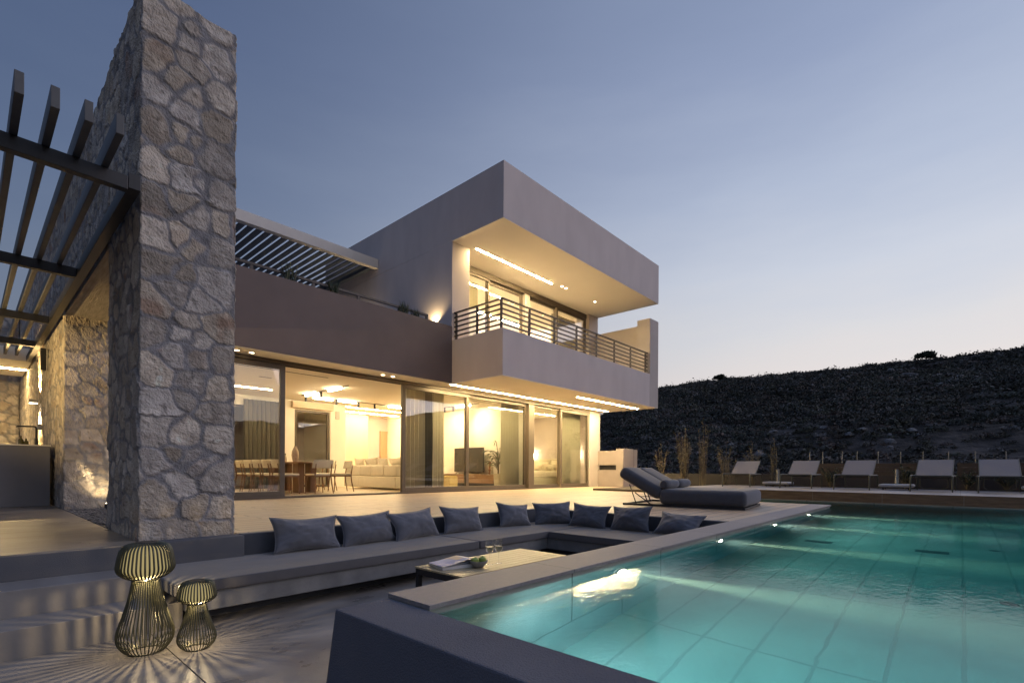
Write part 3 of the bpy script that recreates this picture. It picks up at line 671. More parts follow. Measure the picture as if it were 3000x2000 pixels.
for y in (1.21, .21):
    dg = MB().box(6.54, 6.70, y - .135, y + .135, PF + .001, PF + .005)
    for k in range(4): dg.box(6.555 + k * .037, 6.575 + k * .037, y - .12, y + .12, PF + .004, PF + .012)
    obj('floor_drain', dg, M['grate'], pool)
for (x, y) in ((4.76, -.25), (7.07, -.26)):
    obj('floor_inlet', MB().lathe([(.05, 0), (.042, .012), (.001, .016)], (x, y, PF), 20), M['grate'], pool, smooth=True)
# low battered wall in the foreground
M['lowwall'] = mat('slate_textured_render', (.105, .11, .135), (.088, .092, .114), scale=3, rough=.92, bump=.006, bscale=150, bump2=.003, b2scale=2, spec=.3)
tag(obj('low_wall', MB().prism([(1.10, -.018), (1.371, -.018), (1.371, -.62), (1.018, -.62)], -5, 2.042, axis='y'), M['lowwall'], bevel=.008),
    'low sloping slate-blue rendered wall along the near edge of the pool', 'low wall')

# ============================================================= SUNKEN LOUNGE
bench = thing('sunken_bench', 'built-in L-shaped concrete bench of the sunken lounge below the terrace', 'bench', (3.5, 4.5, -.53))
obj('seat_base', MB().box(1.05, 5.085, 3.975, 4.96, -.414, -.278).box(5.085, 6.163, 2.052, 4.96, -.414, -.279), M['concrete'], bench, bevel=.006)
obj('plinth', MB().box(1.25, 5.30, 4.25, 4.96, -.53, -.415).box(5.30, 6.163, 2.053, 4.96, -.53, -.415), M['navyplaster'], bench)
obj('end_back', MB().box(.952, 1.70, 4.79, 4.975, -.53, -.004), M['navyplaster'], bench, bevel=.006)
def pad(name, boxes, label, cat, m='fabric_pad', bev=.018):
    mb = MB()
    for b in boxes: mb.box(*b)
    o = obj(name, mb, M[m], bevel=bev, seg=3, smooth=True, angle=1.2)
    if cat == 'cushion':
        x0, x1, y0, y1, z0, z1 = boxes[0]
        obj('piping', MB().tube([(x0 + .012, y0 + .004, z1 - .006), (x1 - .012, y0 + .004, z1 - .006)] if x1 - x0 > 1.5 else [(x0 + .004, y0 + .012, z1 - .006), (x0 + .004, y1 - .012, z1 - .006)], .0045, 6), M['fabric'], o, smooth=True)
    return tag(o, label, cat)
pad('seat_cushion', [(.955, 3.835, 3.945, 4.845, -.277, -.190)], 'long slate seat cushion of the sunken bench, at the lanterns end', 'cushion')
pad('seat_cushion', [(3.845, 6.055, 3.945, 4.845, -.277, -.190)], 'long slate seat cushion running into the bench corner', 'cushion')
pad('seat_cushion', [(5.05, 6.055, 2.060, 3.935, -.277, -.190)], 'slate seat cushion on the short bench arm next to the pool coping', 'cushion')
M['backpad'] = mat('navy_back_fabric', (.060, .064, .078), (.05, .054, .066), scale=8, rough=.95, bump=.0006, bscale=400, sheen=.2)
pad('back_cushion', [(1.703, 3.84, 4.852, 4.958, -.278, .002)], 'dark back pad behind the left row of pillows', 'back cushion', 'backpad', .014)
pad('back_cushion', [(3.85, 6.16, 4.852, 4.958, -.278, .002)], 'dark back pad ending in the bench corner', 'back cushion', 'backpad', .014)
pad('back_cushion', [(6.062, 6.160, 2.06, 4.845, -.278, .002)], 'dark back pad along the short bench arm', 'back cushion', 'backpad', .014)

def pillow_mb(w, h, t, seed, mtx, nu=34, nv=24, pinch=.13, wr=.012):
    u = np.linspace(-1, 1, nu); v = np.linspace(-1, 1, nv); Ug, Vg = np.meshgrid(u, v)
    x = w / 2 * Ug * (1 - pinch * (1 - Vg ** 2)); z = h / 2 * Vg * (1 - pinch * 1.2 * (1 - Ug ** 2))
    th = t / 2 * ((1 - Ug ** 2) ** .55) * ((1 - Vg ** 2) ** .55)
    rad = np.clip(np.abs(Ug * Vg), 0, 1)
    ang = np.arctan2(Vg, Ug)
    wrin = wr * np.sin(ang * 22 + fbm(Ug * 2 + seed, Vg * 2, seed) * 7) * rad * (1 - np.maximum(abs(Ug), abs(Vg)) ** 6) + wr * 1.5 * fbm(Ug * 2.2 + seed * 3, Vg * 2.2, seed * 1.7, 3) * (1 - Ug ** 4) * (1 - Vg ** 4)
    sag = .032 * fbm(Ug * 1.2, Vg * 1.2, seed * 5.1)
    mb = MB()
    for sgn in (-1, 1):
        vs = [(x[j, i], sgn * (th[j, i] + wrin[j, i]) + sag[j, i] * (1 if True else 0), z[j, i]) for j in range(nv) for i in range(nu)]
        fs = [(j * nu + i, j * nu + i + 1, (j + 1) * nu + i + 1, (j + 1) * nu + i) for j in range(nv - 1) for i in range(nu - 1)]
        mb.add(vs, fs, mtx)
    return mb
def weld(o, d=1e-4):
    bm = bmesh.new(); bm.from_mesh(o.data); bmesh.ops.remove_doubles(bm, verts=bm.verts, dist=d); bmesh.ops.recalc_face_normals(bm, faces=bm.faces)
    for f in bm.faces: f.smooth = True
    bm.to_mesh(o.data); bm.free(); return o
def pillow(name, label, cat, loc, rz, tilt, roll=0, w=.58, h=.36, t=.17, m='fabric', seed=1, group=None):
    """loc = middle of the lower edge; local x along the width, y thickness; tilt leans the top backwards (towards +y)"""
    mtx = TR(loc, rz) @ Matrix.Rotation(-tilt, 4, 'X') @ Matrix.Translation((0, 0, h / 2 * .93)) @ Matrix.Rotation(roll, 4, 'Y')
    o = weld(obj(name, pillow_mb(w, h, t, seed, mtx), M[m], smooth=True))
    bd_ = []
    for k in range(60):          # piping along the seam
        q = k / 60 * 4; e = int(q); f = (q - e) * 2 - 1
        u, v = ((f, -1), (1, f), (-f, 1), (-1, -f))[e]
        bd_.append(mtx @ Vector((w / 2 * u * (1 - .13 * (1 - v * v)), float(.032 * fbm(np.array(u * 1.2), np.array(v * 1.2), seed * 5.1)), h / 2 * v * (1 - .13 * 1.2 * (1 - u * u)))))
    obj('piping', MB().tube(bd_, .0042, 5, closed=True), M[m], o, smooth=True)
    return tag(o, label, cat, group)
PG = 'throw pillows on the sunken bench'
pl = [((2.24, 4.66, -.185), .00, .36, .02, 'large throw pillow nearest the stone pier, first on the long bench'),
      ((2.90, 4.64, -.185), .04, .40, -.03, 'second throw pillow from the stone pier on the long bench'),
      ((3.50, 4.62, -.185), .10, .40, -.05, 'third throw pillow from the pier, tipped with its right corner raised'),
      ((4.26, 4.64, -.185), .02, .42, .06, 'fourth throw pillow from the pier, alone before a gap'),
      ((5.22, 4.62, -.185), -.10, .42, .10, 'throw pillow in the bench corner on the long side, a pointed corner up'),
      ((5.80, 4.42, -.185), -.70, .40, -.04, 'throw pillow set across the very corner of the bench'),
      ((5.80, 3.84, -.185), -1.45, .42, .05, 'throw pillow on the short bench arm beside the corner'),
      ((5.84, 3.23, -.185), -1.60, .40, -.05, 'middle throw pillow of the short bench arm'),
      ((5.80, 2.58, -.17), -1.62, .80, .03, 'throw pillow on the short bench arm nearest the pool coping')]
for i, (lc, rz, ti, ro, lab) in enumerate(pl):
    pillow('throw_pillow', lab, 'pillow', lc, rz, ti, ro, seed=i + 1, group=PG, w=.68 if i < 4 else .585, h=.35, m='pillowfab', t=.19)

# coffee table
M['tabletop'] = mat('sand_table_slats', (.40, .32, .19), (.34, .27, .16), scale=3, rough=.42, stretch=(.4, 7, 1), bump=.0006, bscale=40)
ct = thing('coffee_table', 'low slatted coffee table with black frame in the sunken lounge', 'table', (3.24, 3.12, -.53))
X0, X1, Y0, Y1, ZT = 2.56, 3.91, 2.82, 3.42, -.22
for i in range(8):
    w = (Y1 - Y0) / 8
    obj('slat', MB().box(X0, X1, Y0 + i * w + .0025, Y0 + (i + 1) * w - .0025, ZT - .014, ZT), M['tabletop'], ct, bevel=.0015)
obj('frame', MB().box(X0 + .005, X1 - .005, Y0 + .005, Y0 + .035, ZT - .065, ZT - .0145).box(X0 + .005, X1 - .005, Y1 - .035, Y1 - .005, ZT - .065, ZT - .0145)
    .box(X0 + .005, X0 + .035, Y0 + .035, Y1 - .035, ZT - .065, ZT - .0145).box(X1 - .035, X1 - .005, Y0 + .035, Y1 - .035, ZT - .065, ZT - .0145), M['dark_metal'], ct, bevel=.002)
for x in (X0 + .005, X1 - .045):
    for y in (Y0 + .005, Y1 - .045):
        obj('leg', MB().box(x, x + .04, y, y + .04, -.529, ZT - .066), M['dark_metal'], ct, bevel=.002)
# magazines
M['paper'] = mat('magazine_paper', (.62, .60, .58), (.55, .53, .52), rough=.5)
def page_mat():
    m, nt, out = nodes('printed_magazine_page'); p = nt.nodes.new('ShaderNodeBsdfPrincipled'); L(nt, p.outputs[0], out.inputs[0])
    tc = nt.nodes.new('ShaderNodeTexCoord'); vo = nt.nodes.new('ShaderNodeTexVoronoi'); vo.distance = 'CHEBYCHEV'; L(nt, tc.outputs['Object'], vo.inputs['Vector']); setin(vo, 'Scale', 9)
    rp = nt.nodes.new('ShaderNodeValToRGB'); L(nt, vo.outputs['Color'], rp.inputs[0]); e = rp.color_ramp.elements; rp.color_ramp.interpolation = 'CONSTANT'
    e[0].color = (.30, .34, .50, 1); e[1].position = .75; e[1].color = (.62, .58, .55, 1)
    for q, c in ((.25, (.55, .42, .30, 1)), (.45, (.42, .45, .58, 1)), (.6, (.45, .26, .20, 1))): x = e.new(q); x.color = c
    L(nt, rp.outputs[0], p.inputs['Base Color']); setin(p, 'Roughness', .35); return m
M['page'] = page_mat()
mg = tag(obj('magazine', MB().box(-.18, .18, -.13, .13, 0, .028, TR((2.81, 3.19, ZT + .001), rz=-.25)), M['paper'], bevel=.002), 'thick closed magazine at the bottom of the pile on the coffee table', 'magazine')
def openmag(u, v):
    x = -.18 + .37 * u; z = .030 + .012 * math.sin(u * 3.0) + .075 * max(0, u - .25) ** 1.2 * (1 - .9 * max(0, u - .72) / .28) * (1.15 - .3 * v)
    return (x, -.13 + .25 * v, z)
om = thing('magazine', 'open magazine with printed pages curling up on top of the pile', 'magazine', (2.80, 3.19, ZT + .024))
mt = TR((2.80, 3.19, ZT + .001), rz=-.20)
obj('page', MB().grid(26, 6, openmag, mtx=mt), M['page'], om, smooth=True)
obj('under_page', MB().grid(26, 6, lambda u, v: (openmag(u, v)[0], openmag(u, v)[1], .0225 + (openmag(u, v)[2] - .024) * .45), mtx=mt), M['paper'], om, smooth=True)
tag(obj('brochure', MB().box(-.09, .09, -.10, .10, 0, .008, TR((3.03, 3.23, ZT + .001), rz=.35)), M['page'], bevel=.001), 'thin folded brochure lying flat behind the fruit bowl', 'brochure')
# bowl with apples
M['bowl'] = mat('grey_stoneware', (.30, .29, .29), (.25, .245, .245), scale=12, rough=.5)
bw = tag(obj('fruit_bowl', MB().lathe([(.03, 0), (.036, .002), (.058, .022), (.076, .050), (.080, .060), (.077, .060), (.070, .048), (.052, .024), (.03, .012), (.001, .010)], (2.905, 3.0, ZT + .001), 40), M['bowl'], smooth=True), 'small grey stoneware bowl on the coffee table', 'bowl')
M['apple'] = mat('green_apple', (.30, .36, .07), (.20, .27, .05), scale=7, rough=.35)
for (ax, ay, az, lab) in ((-.034, .010, .052, 'green apple on the left in the bowl'), (.036, -.006, .054, 'green apple on the right in the bowl')):
    a = thing('apple', lab, 'apple', (2.905 + ax, 3.0 + ay, ZT + az - .036), group='apples in the bowl')
    c = (2.905 + ax, 3.0 + ay, ZT + az)
    obj('fruit', MB().lathe([(.001, -.030), (.012, -.034), (.028, -.022), (.036, .002), (.032, .022), (.018, .033), (.008, .030), (.001, .024)], c, 24), M['apple'], a, smooth=True)
    obj('stem', MB().tube([(c[0], c[1], c[2] + .024), (c[0] + .004, c[1], c[2] + .042)], .0016, 5), M['dark_metal'], a)
# wine glasses
def clearglass():
    m, nt, out = nodes('clear_glassware'); lw = nt.nodes.new('ShaderNodeLayerWeight'); setin(lw, 'Blend', .5)
    pw = nt.nodes.new('ShaderNodeMath'); pw.operation = 'POWER'; pw.inputs[1].default_value = 2.2; L(nt, lw.outputs['Facing'], pw.inputs[0])
    mr = nt.nodes.new('ShaderNodeMapRange'); L(nt, pw.outputs[0], mr.inputs[0]); setin(mr, 'To Min', .06); setin(mr, 'To Max', .85)
    t = nt.nodes.new('ShaderNodeBsdfTransparent'); setin(t, 'Color', (.96, .97, .97, 1)); g = nt.nodes.new('ShaderNodeBsdfGlossy'); setin(g, 'Roughness', .02); setin(g, 'Color', (1, 1, 1, 1))
    mx = nt.nodes.new('ShaderNodeMixShader'); L(nt, mr.outputs[0], mx.inputs[0]); L(nt, t.outputs[0], mx.inputs[1]); L(nt, g.outputs[0], mx.inputs[2]); L(nt, mx.outputs[0], out.inputs[0]); return m
M['clear'] = clearglass()
M['wine'] = pane_mat('pale_wine', tint=(.93, .88, .72), f0=.08)
for (x, y, lab) in ((3.055, 3.02, 'wine glass of pale wine, the one beside the fruit bowl'), (3.145, 3.0, 'wine glass of pale wine, the one farther from the fruit bowl')):
    g = thing('wine_glass', lab, 'wine glass', (x, y, ZT), group='wine glasses on the table')
    obj('glass', MB().lathe([(.034, .001), (.033, .004), (.006, .008), (.0035, .02), (.0035, .085), (.008, .094), (.028, .112), (.038, .138), (.038, .160), (.033, .200), (.031, .218), (.0295, .218), (.0315, .198), (.0365, .160), (.0365, .138), (.026, .113), (.004, .097)], (x, y, ZT), 32), M['clear'], g, smooth=True)
    obj('wine', MB().lathe([(.001, .0985), (.0255, .114), (.036, .1385), (.0362, .155), (.001, .1552)], (x, y, ZT), 32), M['wine'], g, smooth=True)

# ============================================================= LANTERNS
M['lrib'] = mat('olive_bronze_wire', (.095, .092, .058), (.07, .068, .045), scale=20, rough=.4, metal=.5)
M['lcap'] = mat('black_lantern_cap', (.02, .018, .018), rough=.5)
M['lcore'] = emit('lantern_diffuser', (1, .80, .36), .20)
def lantern(label, loc, H, R, nr):
    t = thing('lantern', label, 'lantern', loc, group='cage lanterns on the patio')
    s = H; bp = [(.62, 0.0), (.80, .035), (.95, .09), (1.0, .15), (.96, .215), (.80, .33), (.62, .47), (.50, .60), (.47, .655)]
    hp = [(.44, .668), (.70, .685), (.92, .725), (1.0, .765), (.985, .81), (.93, .88), (.86, .935), (.70, .972), (.40, .988)]
    def spline(pp, k=4):
        r = []
        for i in range(len(pp) - 1):
            p0 = pp[max(i - 1, 0)]; p1 = pp[i]; p2 = pp[i + 1]; p3 = pp[min(i + 2, len(pp) - 1)]
            for j in range(k):
                q = j / k
                r.append(tuple(.5 * (2 * b + (c - a) * q + (2 * a - 5 * b + 4 * c - d) * q * q + (3 * b - a - 3 * c + d) * q ** 3) for a, b, c, d in zip(p0, p1, p2, p3)))
        return r + [pp[-1]]
    x, y, z = loc
    for name, pp, wr in (('body_cage', bp, .0035), ('head_cage', hp, .0056)):
        sp = spline(pp); mb = MB()
        for k in range(nr):
            a = 2 * PI * k / nr
            mb.tube([(x + r * R * math.cos(a), y + r * R * math.sin(a), z + h * s + .004) for r, h in sp], wr * (s / .67) ** .5, 5)
        rings = (0, -1)
        for q in rings:
            r, h = sp[q]; mb.tube([(x + r * R * math.cos(b), y + r * R * math.sin(b), z + h * s + .004) for b in np.linspace(0, 2 * PI, 40, endpoint=False)], .004, 6, closed=True)
        obj(name, mb, M['lrib'], t, smooth=True)
    obj('cap', MB().lathe([(R * .40, .985 * s), (R * .42, .995 * s), (R * .40, 1.004 * s), (.001, 1.006 * s)], (x, y, z), 28), M['lcap'], t, smooth=True)
    obj('diffuser', MB().lathe([(R * .44, .70 * s), (R * .80, .745 * s), (R * .86, .78 * s), (R * .80, .89 * s), (R * .55, .955 * s)], (x, y, z), 28), M['lcore'], t, smooth=True)
    ld = bpy.data.lights.new('lamp', 'POINT'); lo = bpy.data.objects.new('lamp', ld); COL.objects.link(lo)
    ld.energy = 6 * (s / .67) ** 1.5; ld.color = (1, .76, .42); ld.shadow_soft_size = .003; lo.location = (x, y, z + .675 * s)
lantern('tall dark wire cage lantern, the taller of the two by the steps', (.754, 3.72, -.53), .672, .147, 42)
lantern('short dark wire cage lantern beside the bench end', (.985, 3.555, -.53), .425, .106, 38)

# ============================================================= DAYBED
db = thing('daybed', 'wide slate upholstered double daybed with raised backs on the deck', 'daybed', (8.62, 3.3, 0), rz=math.radians(7))
def rbox(mb, x0, x1, y0, y1, z0, z1, r, mtx=None, n=4, puff=0.0):
    b = bmesh.new(); bmesh.ops.create_cube(b, size=1)
    for v in b.verts: v.co = ((x0 + x1) / 2 + v.co.x * (x1 - x0), (y0 + y1) / 2 + v.co.y * (y1 - y0), (z0 + z1) / 2 + v.co.z * (z1 - z0))
    bmesh.ops.bevel(b, geom=b.edges[:], offset=r, segments=n, affect='EDGES', profile=.5)
    b.verts.index_update()
    mb.add([v.co.copy() for v in b.verts], [tuple(v.index for v in f.verts) for f in b.faces], mtx); b.free(); return mb
obj('base_frame', MB().box(-.70, -.64, -.78, 1.20, .004, .035).box(.64, .70, -.78, 1.20, .004, .035).box(-.64, .64, 1.14, 1.20, .004, .035).box(-.64, .64, -.78, -.72, .004, .035).box(-.64, .64, .50, .56, .004, .035), M['dark_metal'], db, local=True, bevel=.003)
obj('mattress', rbox(MB(), -.72, .72, -.80, .56, .036, .295, .085, n=5), M['fabric'], db, local=True, smooth=True, angle=1.3)
for sx in (-.36, .365):
    mtx = TR((sx, .56, .085), rx=math.radians(29))
    bk = obj('backrest', rbox(MB(), -.352, .352, .02, .86, .0, .215, .085, mtx, n=5), M['fabric'], db, local=True, smooth=True, angle=1.3)
    for px_, ya_, za_, yb_, zb_ in ((-.28, .98, .035, 1.10, .36), (.28, .98, .035, 1.10, .36), (-.28, .72, .03, 1.0, .22)): obj('strut', MB().tube([(sx + px_, ya_, za_), (sx + px_, yb_, zb_)], .009, 8), M['dark_metal'], bk, local=True)
    rb = [(.0, -.335), (.055, -.334), (.074, -.31), (.078, -.15), (.080, 0), (.078, .15), (.074, .31), (.055, .334), (.0, .335)]
    obj('bolster', MB().lathe([(max(r, .001), z) for r, z in rb], (0, 0, 0), 24, TR((sx, .48, .375), ry=PI / 2)), M['fabric'], db, local=True, smooth=True)

# ============================================================= RAISED POOL TERRACE AND LOUNGERS
M['plat'] = tile_mat('grey_platform_tiles', (.32, .29, .28), (.25, .23, .225), (.09, .085, .08), .6, 1.2, msize=.003, rough=.5, nscale=4, var=.06)
struct(obj('raised_terrace', MB().box(12.442, 16.0, -12, 5.6, -.3, .175), M['plat'], bevel=.004))
M['woodtile'] = tile_mat('walnut_look_tiles', (.22, .145, .085), (.13, .085, .05), (.30, .28, .24), 1.22, 3.0, msize=.003, rough=.4, nscale=3, nstretch=(1.2, 9, 1), var=.10, plane='yz', loc=(.05, .9, 0), offset=0)
struct(obj('raised_terrace_edge', MB().box(12.422, 12.4425, -12, 5.6, -.028, .168), M['woodtile']))
struct(obj('channel_lip', MB().box(12.40, 12.4225, -9.2, 5.6, -.06, -.030), M['poolwall_y']))
zt = .175
M['sling'] = mat('pale_sling_mesh', (.175, .166, .18), (.155, .147, .16), scale=40, rough=.8, bump=.0004, bscale=500)
M['seatsling'] = mat('dark_sling_mesh', (.06, .06, .055), (.05, .05, .045), scale=40, rough=.8)
M['olive'] = mat('olive_grey_metal', (.042, .044, .032), (.034, .036, .027), scale=12, rough=.5)
def make_lounger():
    t = thing('sun_lounger', 'x', 'sun lounger', (0, 0, 0), group='sun loungers on the raised terrace')
    for s in (-.335, .335):
        obj('rail', MB().tube([(-.76, s, .20), (-.755, s, .29), (-.73, s, .335), (-.68, s, .35), (0, s, .345), (.62, s, .345), (.70, s, .33), (.735, s, .29), (.745, s, .20)], .017, 8), M['olive'], t, local=True, smooth=True)
        obj('leg', MB().tube([(-.76, s, .20), (-.78, s * 1.02, .012)], [.017, .013], 8), M['olive'], t, local=True, smooth=True)
        obj('leg', MB().tube([(.745, s, .20), (.79, s * 1.02, .012)], [.017, .013], 8), M['olive'], t, local=True, smooth=True)
    for cx_, cz_ in ((-.70, .345), (.66, .335), (.05, .30)): obj('cross_bar', MB().tube([(cx_, -.33, cz_), (cx_, .33, cz_)], .013, 8), M['olive'], t, local=True, smooth=True)
    obj('support_loop', MB().tube([(.10, -.24, .32), (.12, -.24, .10), (.14, -.19, .06), (.14, .19, .06), (.12, .24, .10), (.10, .24, .32)], .011, 8), M['olive'], t, local=True, smooth=True)
    obj('seat', MB().box(-.69, .04, -.305, .305, .345, .356), M['seatsling'], t, local=True, bevel=.003)
    mtx = TR((.05, 0, .355), ry=-math.radians(28))
    b = obj('backrest', rbox(MB(), 0, .76, -.305, .305, -.006, .006, .004, mtx, n=2), M['sling'], t, local=True)
    obj('back_frame', MB().tube([(0, -.31, 0), (.765, -.31, 0), (.765, .31, 0), (0, .31, 0)], .010, 8, mtx=mtx), M['olive'], b, local=True, smooth=True)
    return t
lg = make_lounger()
LG = [(14.50, 4.48, math.radians(5), 'sun lounger nearest the house, leftmost of the five on the raised terrace'), (14.48, 3.04, math.radians(2.5), 'second sun lounger from the house, just right of the first umbrella base'),
      (14.45, 1.86, 0, 'middle sun lounger of the five on the raised terrace'), (14.40, .44, math.radians(-1.5), 'fourth sun lounger from the house, just right of the second umbrella base'), (14.42, -.61, 0, 'rightmost sun lounger, farthest from the house')]
for i, (x, y, a, lab) in enumerate(LG):
    o = lg if i == 0 else copy_tree(lg); o.location = (x, y, zt + .002); o.rotation_euler = (0, 0, a); o['label'] = lab
M['basepaint'] = mat('pale_grey_base', (.50, .49, .48), (.44, .43, .43), scale=6, rough=.55)
def make_base():
    t = thing('umbrella_base', 'x', 'umbrella base', (0, 0, 0), group='umbrella bases between the loungers')
    obj('slab', rbox(MB(), -.33, .33, -.33, .33, .065, .135, .03, n=3), M['basepaint'], t, local=True, smooth=True, angle=1.0)
    obj('tube', MB().lathe([(.046, .13), (.046, .49), (.040, .49), (.040, .47)], (0, 0, 0), 20, cap=False), M['steel'], t, local=True, smooth=True)
    for x in (-.24, .24):
        for y in (-.24, .24):
            obj('wheel', MB().lathe([(.001, -.012), (.03, -.012), (.032, 0), (.03, .012), (.001, .012)], (0, 0, 0), 16, TR((x, y, .034), rx=PI / 2)).box(x - .018, x + .018, y - .016, y + .016, .036, .066), M['dark_metal'], t, local=True)
    return t
ub = make_base()
for i, (x, y, lab) in enumerate([(15.35, 3.80, 'pale wheeled umbrella base with steel tube between the first two loungers'), (15.05, 1.135, 'pale wheeled umbrella base with steel tube between the third and fourth loungers'), (15.0, -1.30, 'pale umbrella base cut off by the right edge of the photo')]):
    o = ub if i == 0 else copy_tree(ub); o.location = (x, y, zt + .002); o['label'] = lab
# rear walls, board fence, thin posts
tag(obj('garden_wall', MB().box(16.0, 16.15, -12, 8.2, -.3, .51), mat('dim_plaster', (.055, .048, .048), (.042, .037, .037), scale=2, rough=.9, bump=.001)), 'low rendered wall behind the loungers and the bare shrubs', 'garden wall')
M['board'] = mat('brown_fence_boards', (.060, .042, .032), (.04, .028, .022), scale=3, rough=.7, stretch=(1, .5, 8), bump=.001, bscale=30)
fn = thing('board_fence', 'brown horizontal board fence on the low wall behind the loungers', 'fence', (16.08, -3, .51))
fb = MB()
for i in range(3): fb.box(16.06, 16.085, -12, .05, .515 + i * .106, .515 + i * .106 + .099).box(16.06, 16.085, .16, 3.3, .515 + i * .106, .515 + i * .106 + .099)
obj('boards', fb, M['board'], fn, bevel=.002)
for y in (3.28, 1.75, .18, .03, -1.4, -2.9, -4.4, -6, -7.5): obj('post', MB().box(16.087, 16.14, y - .03, y + .03, .512, .835), M['board'], fn, bevel=.002)
M['postpaint'] = mat('galvanised_post', (.30, .29, .28), (.24, .235, .23), scale=9, rough=.6, metal=.3)
for i, y in enumerate((3.741, 3.369, 2.849, 2.43, 1.891, 1.341, .817, .254, -.31, -.921)):
    tag(obj('fence_post', MB().tube([(19, y + (.03 if i == 2 else 0), -.3), (19, y - (.03 if i == 2 else 0), 1.275 - i * .01)], .013, 7), M['postpaint']), 'thin pale fence post standing in the field behind the boards' if i != 2 else 'thin fence post behind the boards that leans to one side', 'post', 'thin posts beyond the fence' if i != 2 else None)
# garden gate wall at the corner of the house
M['gateplaster'] = mat('taupe_gate_render', (.25, .215, .205), (.21, .18, .175), scale=2, rough=.88, bump=.001, bscale=130)
gw = thing('gate_pillars', 'pale rendered gate pillars and panel wall at the right corner of the villa', 'gate wall', (16.1, 9.4, 0))
obj('panel', MB().box(16.02, 16.14, 9.34, 10.34, -.1, .62).box(16.02, 16.14, 9.34, 10.34, .80, 1.33), M['gateplaster'], gw, bevel=.004)
obj('panel_back', MB().box(16.145, 16.16, 9.34, 10.34, -.1, 1.30), M['dark_metal'], gw)
obj('pillar', MB().box(15.98, 16.75, 9.04, 9.335, -.1, 1.40), M['gateplaster'], gw, bevel=.006)
obj('pillar', MB().box(16.79, 17.05, 9.05, 9.335, -.1, 1.385), M['gateplaster'], gw, bevel=.006)

# ============================================================= SHRUBS
M['twig'] = mat('straw_stems', (.17, .135, .075), (.11, .088, .05), scale=15, rough=.7)
M['leafdry'] = mat('dry_olive_leaves', (.14, .118, .062), (.08, .074, .04), scale=8, rough=.6)
M['leafgreen'] = mat('dark_green_leaves', (.05, .065, .03), (.03, .042, .02), scale=8, rough=.55)
def leaf(mb, p, d, ln, w, up=Vector((0, 0, 1))):
    d = Vector(d).normalized(); s = d.cross(up)
    if s.length < 1e-3: s = d.cross(Vector((1, 0, 0)))
    s.normalize(); n = s.cross(d); p = Vector(p)
    mb.add([p, p + d * ln * .45 + s * w + n * ln * .06, p + d * ln - n * ln * .08, p + d * ln * .45 - s * w + n * ln * .06], [(0, 1, 2, 3)])
def cane_shrub(label, x, y, h, spread, ns, seed, z0=.1, leafn=2, tall=None):
    r = random.Random(seed); t = thing('bare_shrub', label, 'shrub', (x, y, z0), group='bare shrubs behind the deck')
    sm = MB(); lm = MB()
    for i in range(ns):
        a = r.uniform(0, 2 * PI); q = r.uniform(.02, .10); hh = h * r.uniform(.55, .92)
        if i == 0: hh = h; q = .02
        sp_ = .75 * spread * r.uniform(.3, 1) * (.35 if i == 0 else 1)
        bx, by = x + q * math.cos(a), y + q * math.sin(a); pts = []
        for k in range(7):
            f = k / 6; pts.append(Vector((bx + sp_ * math.cos(a) * f ** 1.8 + r.uniform(-.012, .012), by + sp_ * math.sin(a) * f ** 1.8 + r.uniform(-.012, .012), z0 + hh * f)))
        sm.tube(pts, [.011 * (1 - .75 * k / 6) for k in range(7)], 5)
        for k in range(2, 7):
            for _ in range(leafn if k > 2 else 2):
                p = pts[k - 1].lerp(pts[k], r.random()); b = r.uniform(0, 2 * PI); d = Vector((math.cos(b), math.sin(b), r.uniform(.3, 1.3))); e = p + d.normalized() * r.uniform(.05, .16)
                sm.tube([p, e], [.0035, .002], 4)
                for _ in range(2): leaf(lm, e if _ else p.lerp(e, .6), (math.cos(b + r.uniform(-1, 1)), math.sin(b + r.uniform(-1, 1)), r.uniform(-.6, .8)), r.uniform(.03, .06), r.uniform(.006, .012))
    obj('stems', sm, M['twig'], t, smooth=True); obj('leaves', lm, M['leafdry'], t)
for i, (y, h, sp_, ns, lab) in enumerate([(7.10, 1.36, .30, 9, 'bare straw-coloured shrub nearest the gate pillars'), (6.36, 1.85, .26, 16, 'tall bare shrub with many upright stems, second from the house'),
        (5.78, 2.08, .14, 12, 'tallest and narrowest bare shrub, with a single long tip'), (5.28, 1.40, .34, 16, 'bushy bare shrub fanning out above the daybed'),
        (4.54, 1.36, .30, 10, 'loose bare shrub behind the leftmost sun lounger'), (3.96, 1.46, .10, 8, 'thin bare shrub beside the first umbrella base')]):
    cane_shrub(lab, 15.55 if i > 2 else 15.0, y, h, sp_, ns, 30 + i)
struct(obj('planting_bed', MB().box(12.7, 15.99, 5.61, 8.2, -.3, .06), mat('dark_soil', (.05, .04, .03), rough=.95, bump=.02, bscale=12)))
def low_bush(label, x, y, h, w, seed, z0=.175, n=420, group='low green bushes by the fence', name='green_bush', ln=.07, upright=.5, m='leafgreen'):
    r = random.Random(seed); t = thing(name, label, 'bush', (x, y, z0), group=group); sm = MB(); lm = MB()
    for i in range(14):
        a = r.uniform(0, 2 * PI); e = Vector((x + w * r.uniform(.2, 1) * math.cos(a), y + w * r.uniform(.2, 1) * math.sin(a), z0 + h * r.uniform(.5, 1))); b = Vector((x, y, z0)); mid = b.lerp(e, .5) + Vector((0, 0, h * .12))
        sm.tube([b, mid, e], [.008, .006, .003], 5)
        for k in range(n // 14):
            f = r.uniform(.25, 1.05); p = b.lerp(mid, f * 2) if f < .5 else mid.lerp(e, f * 2 - 1); c = r.uniform(0, 2 * PI)
            leaf(lm, p, (math.cos(c), math.sin(c), r.uniform(-.2, 1) + upright), ln * r.uniform(.6, 1.3), ln * .16)
    obj('stems', sm, M['twig'], t); obj('leaves', lm, M[m], t)
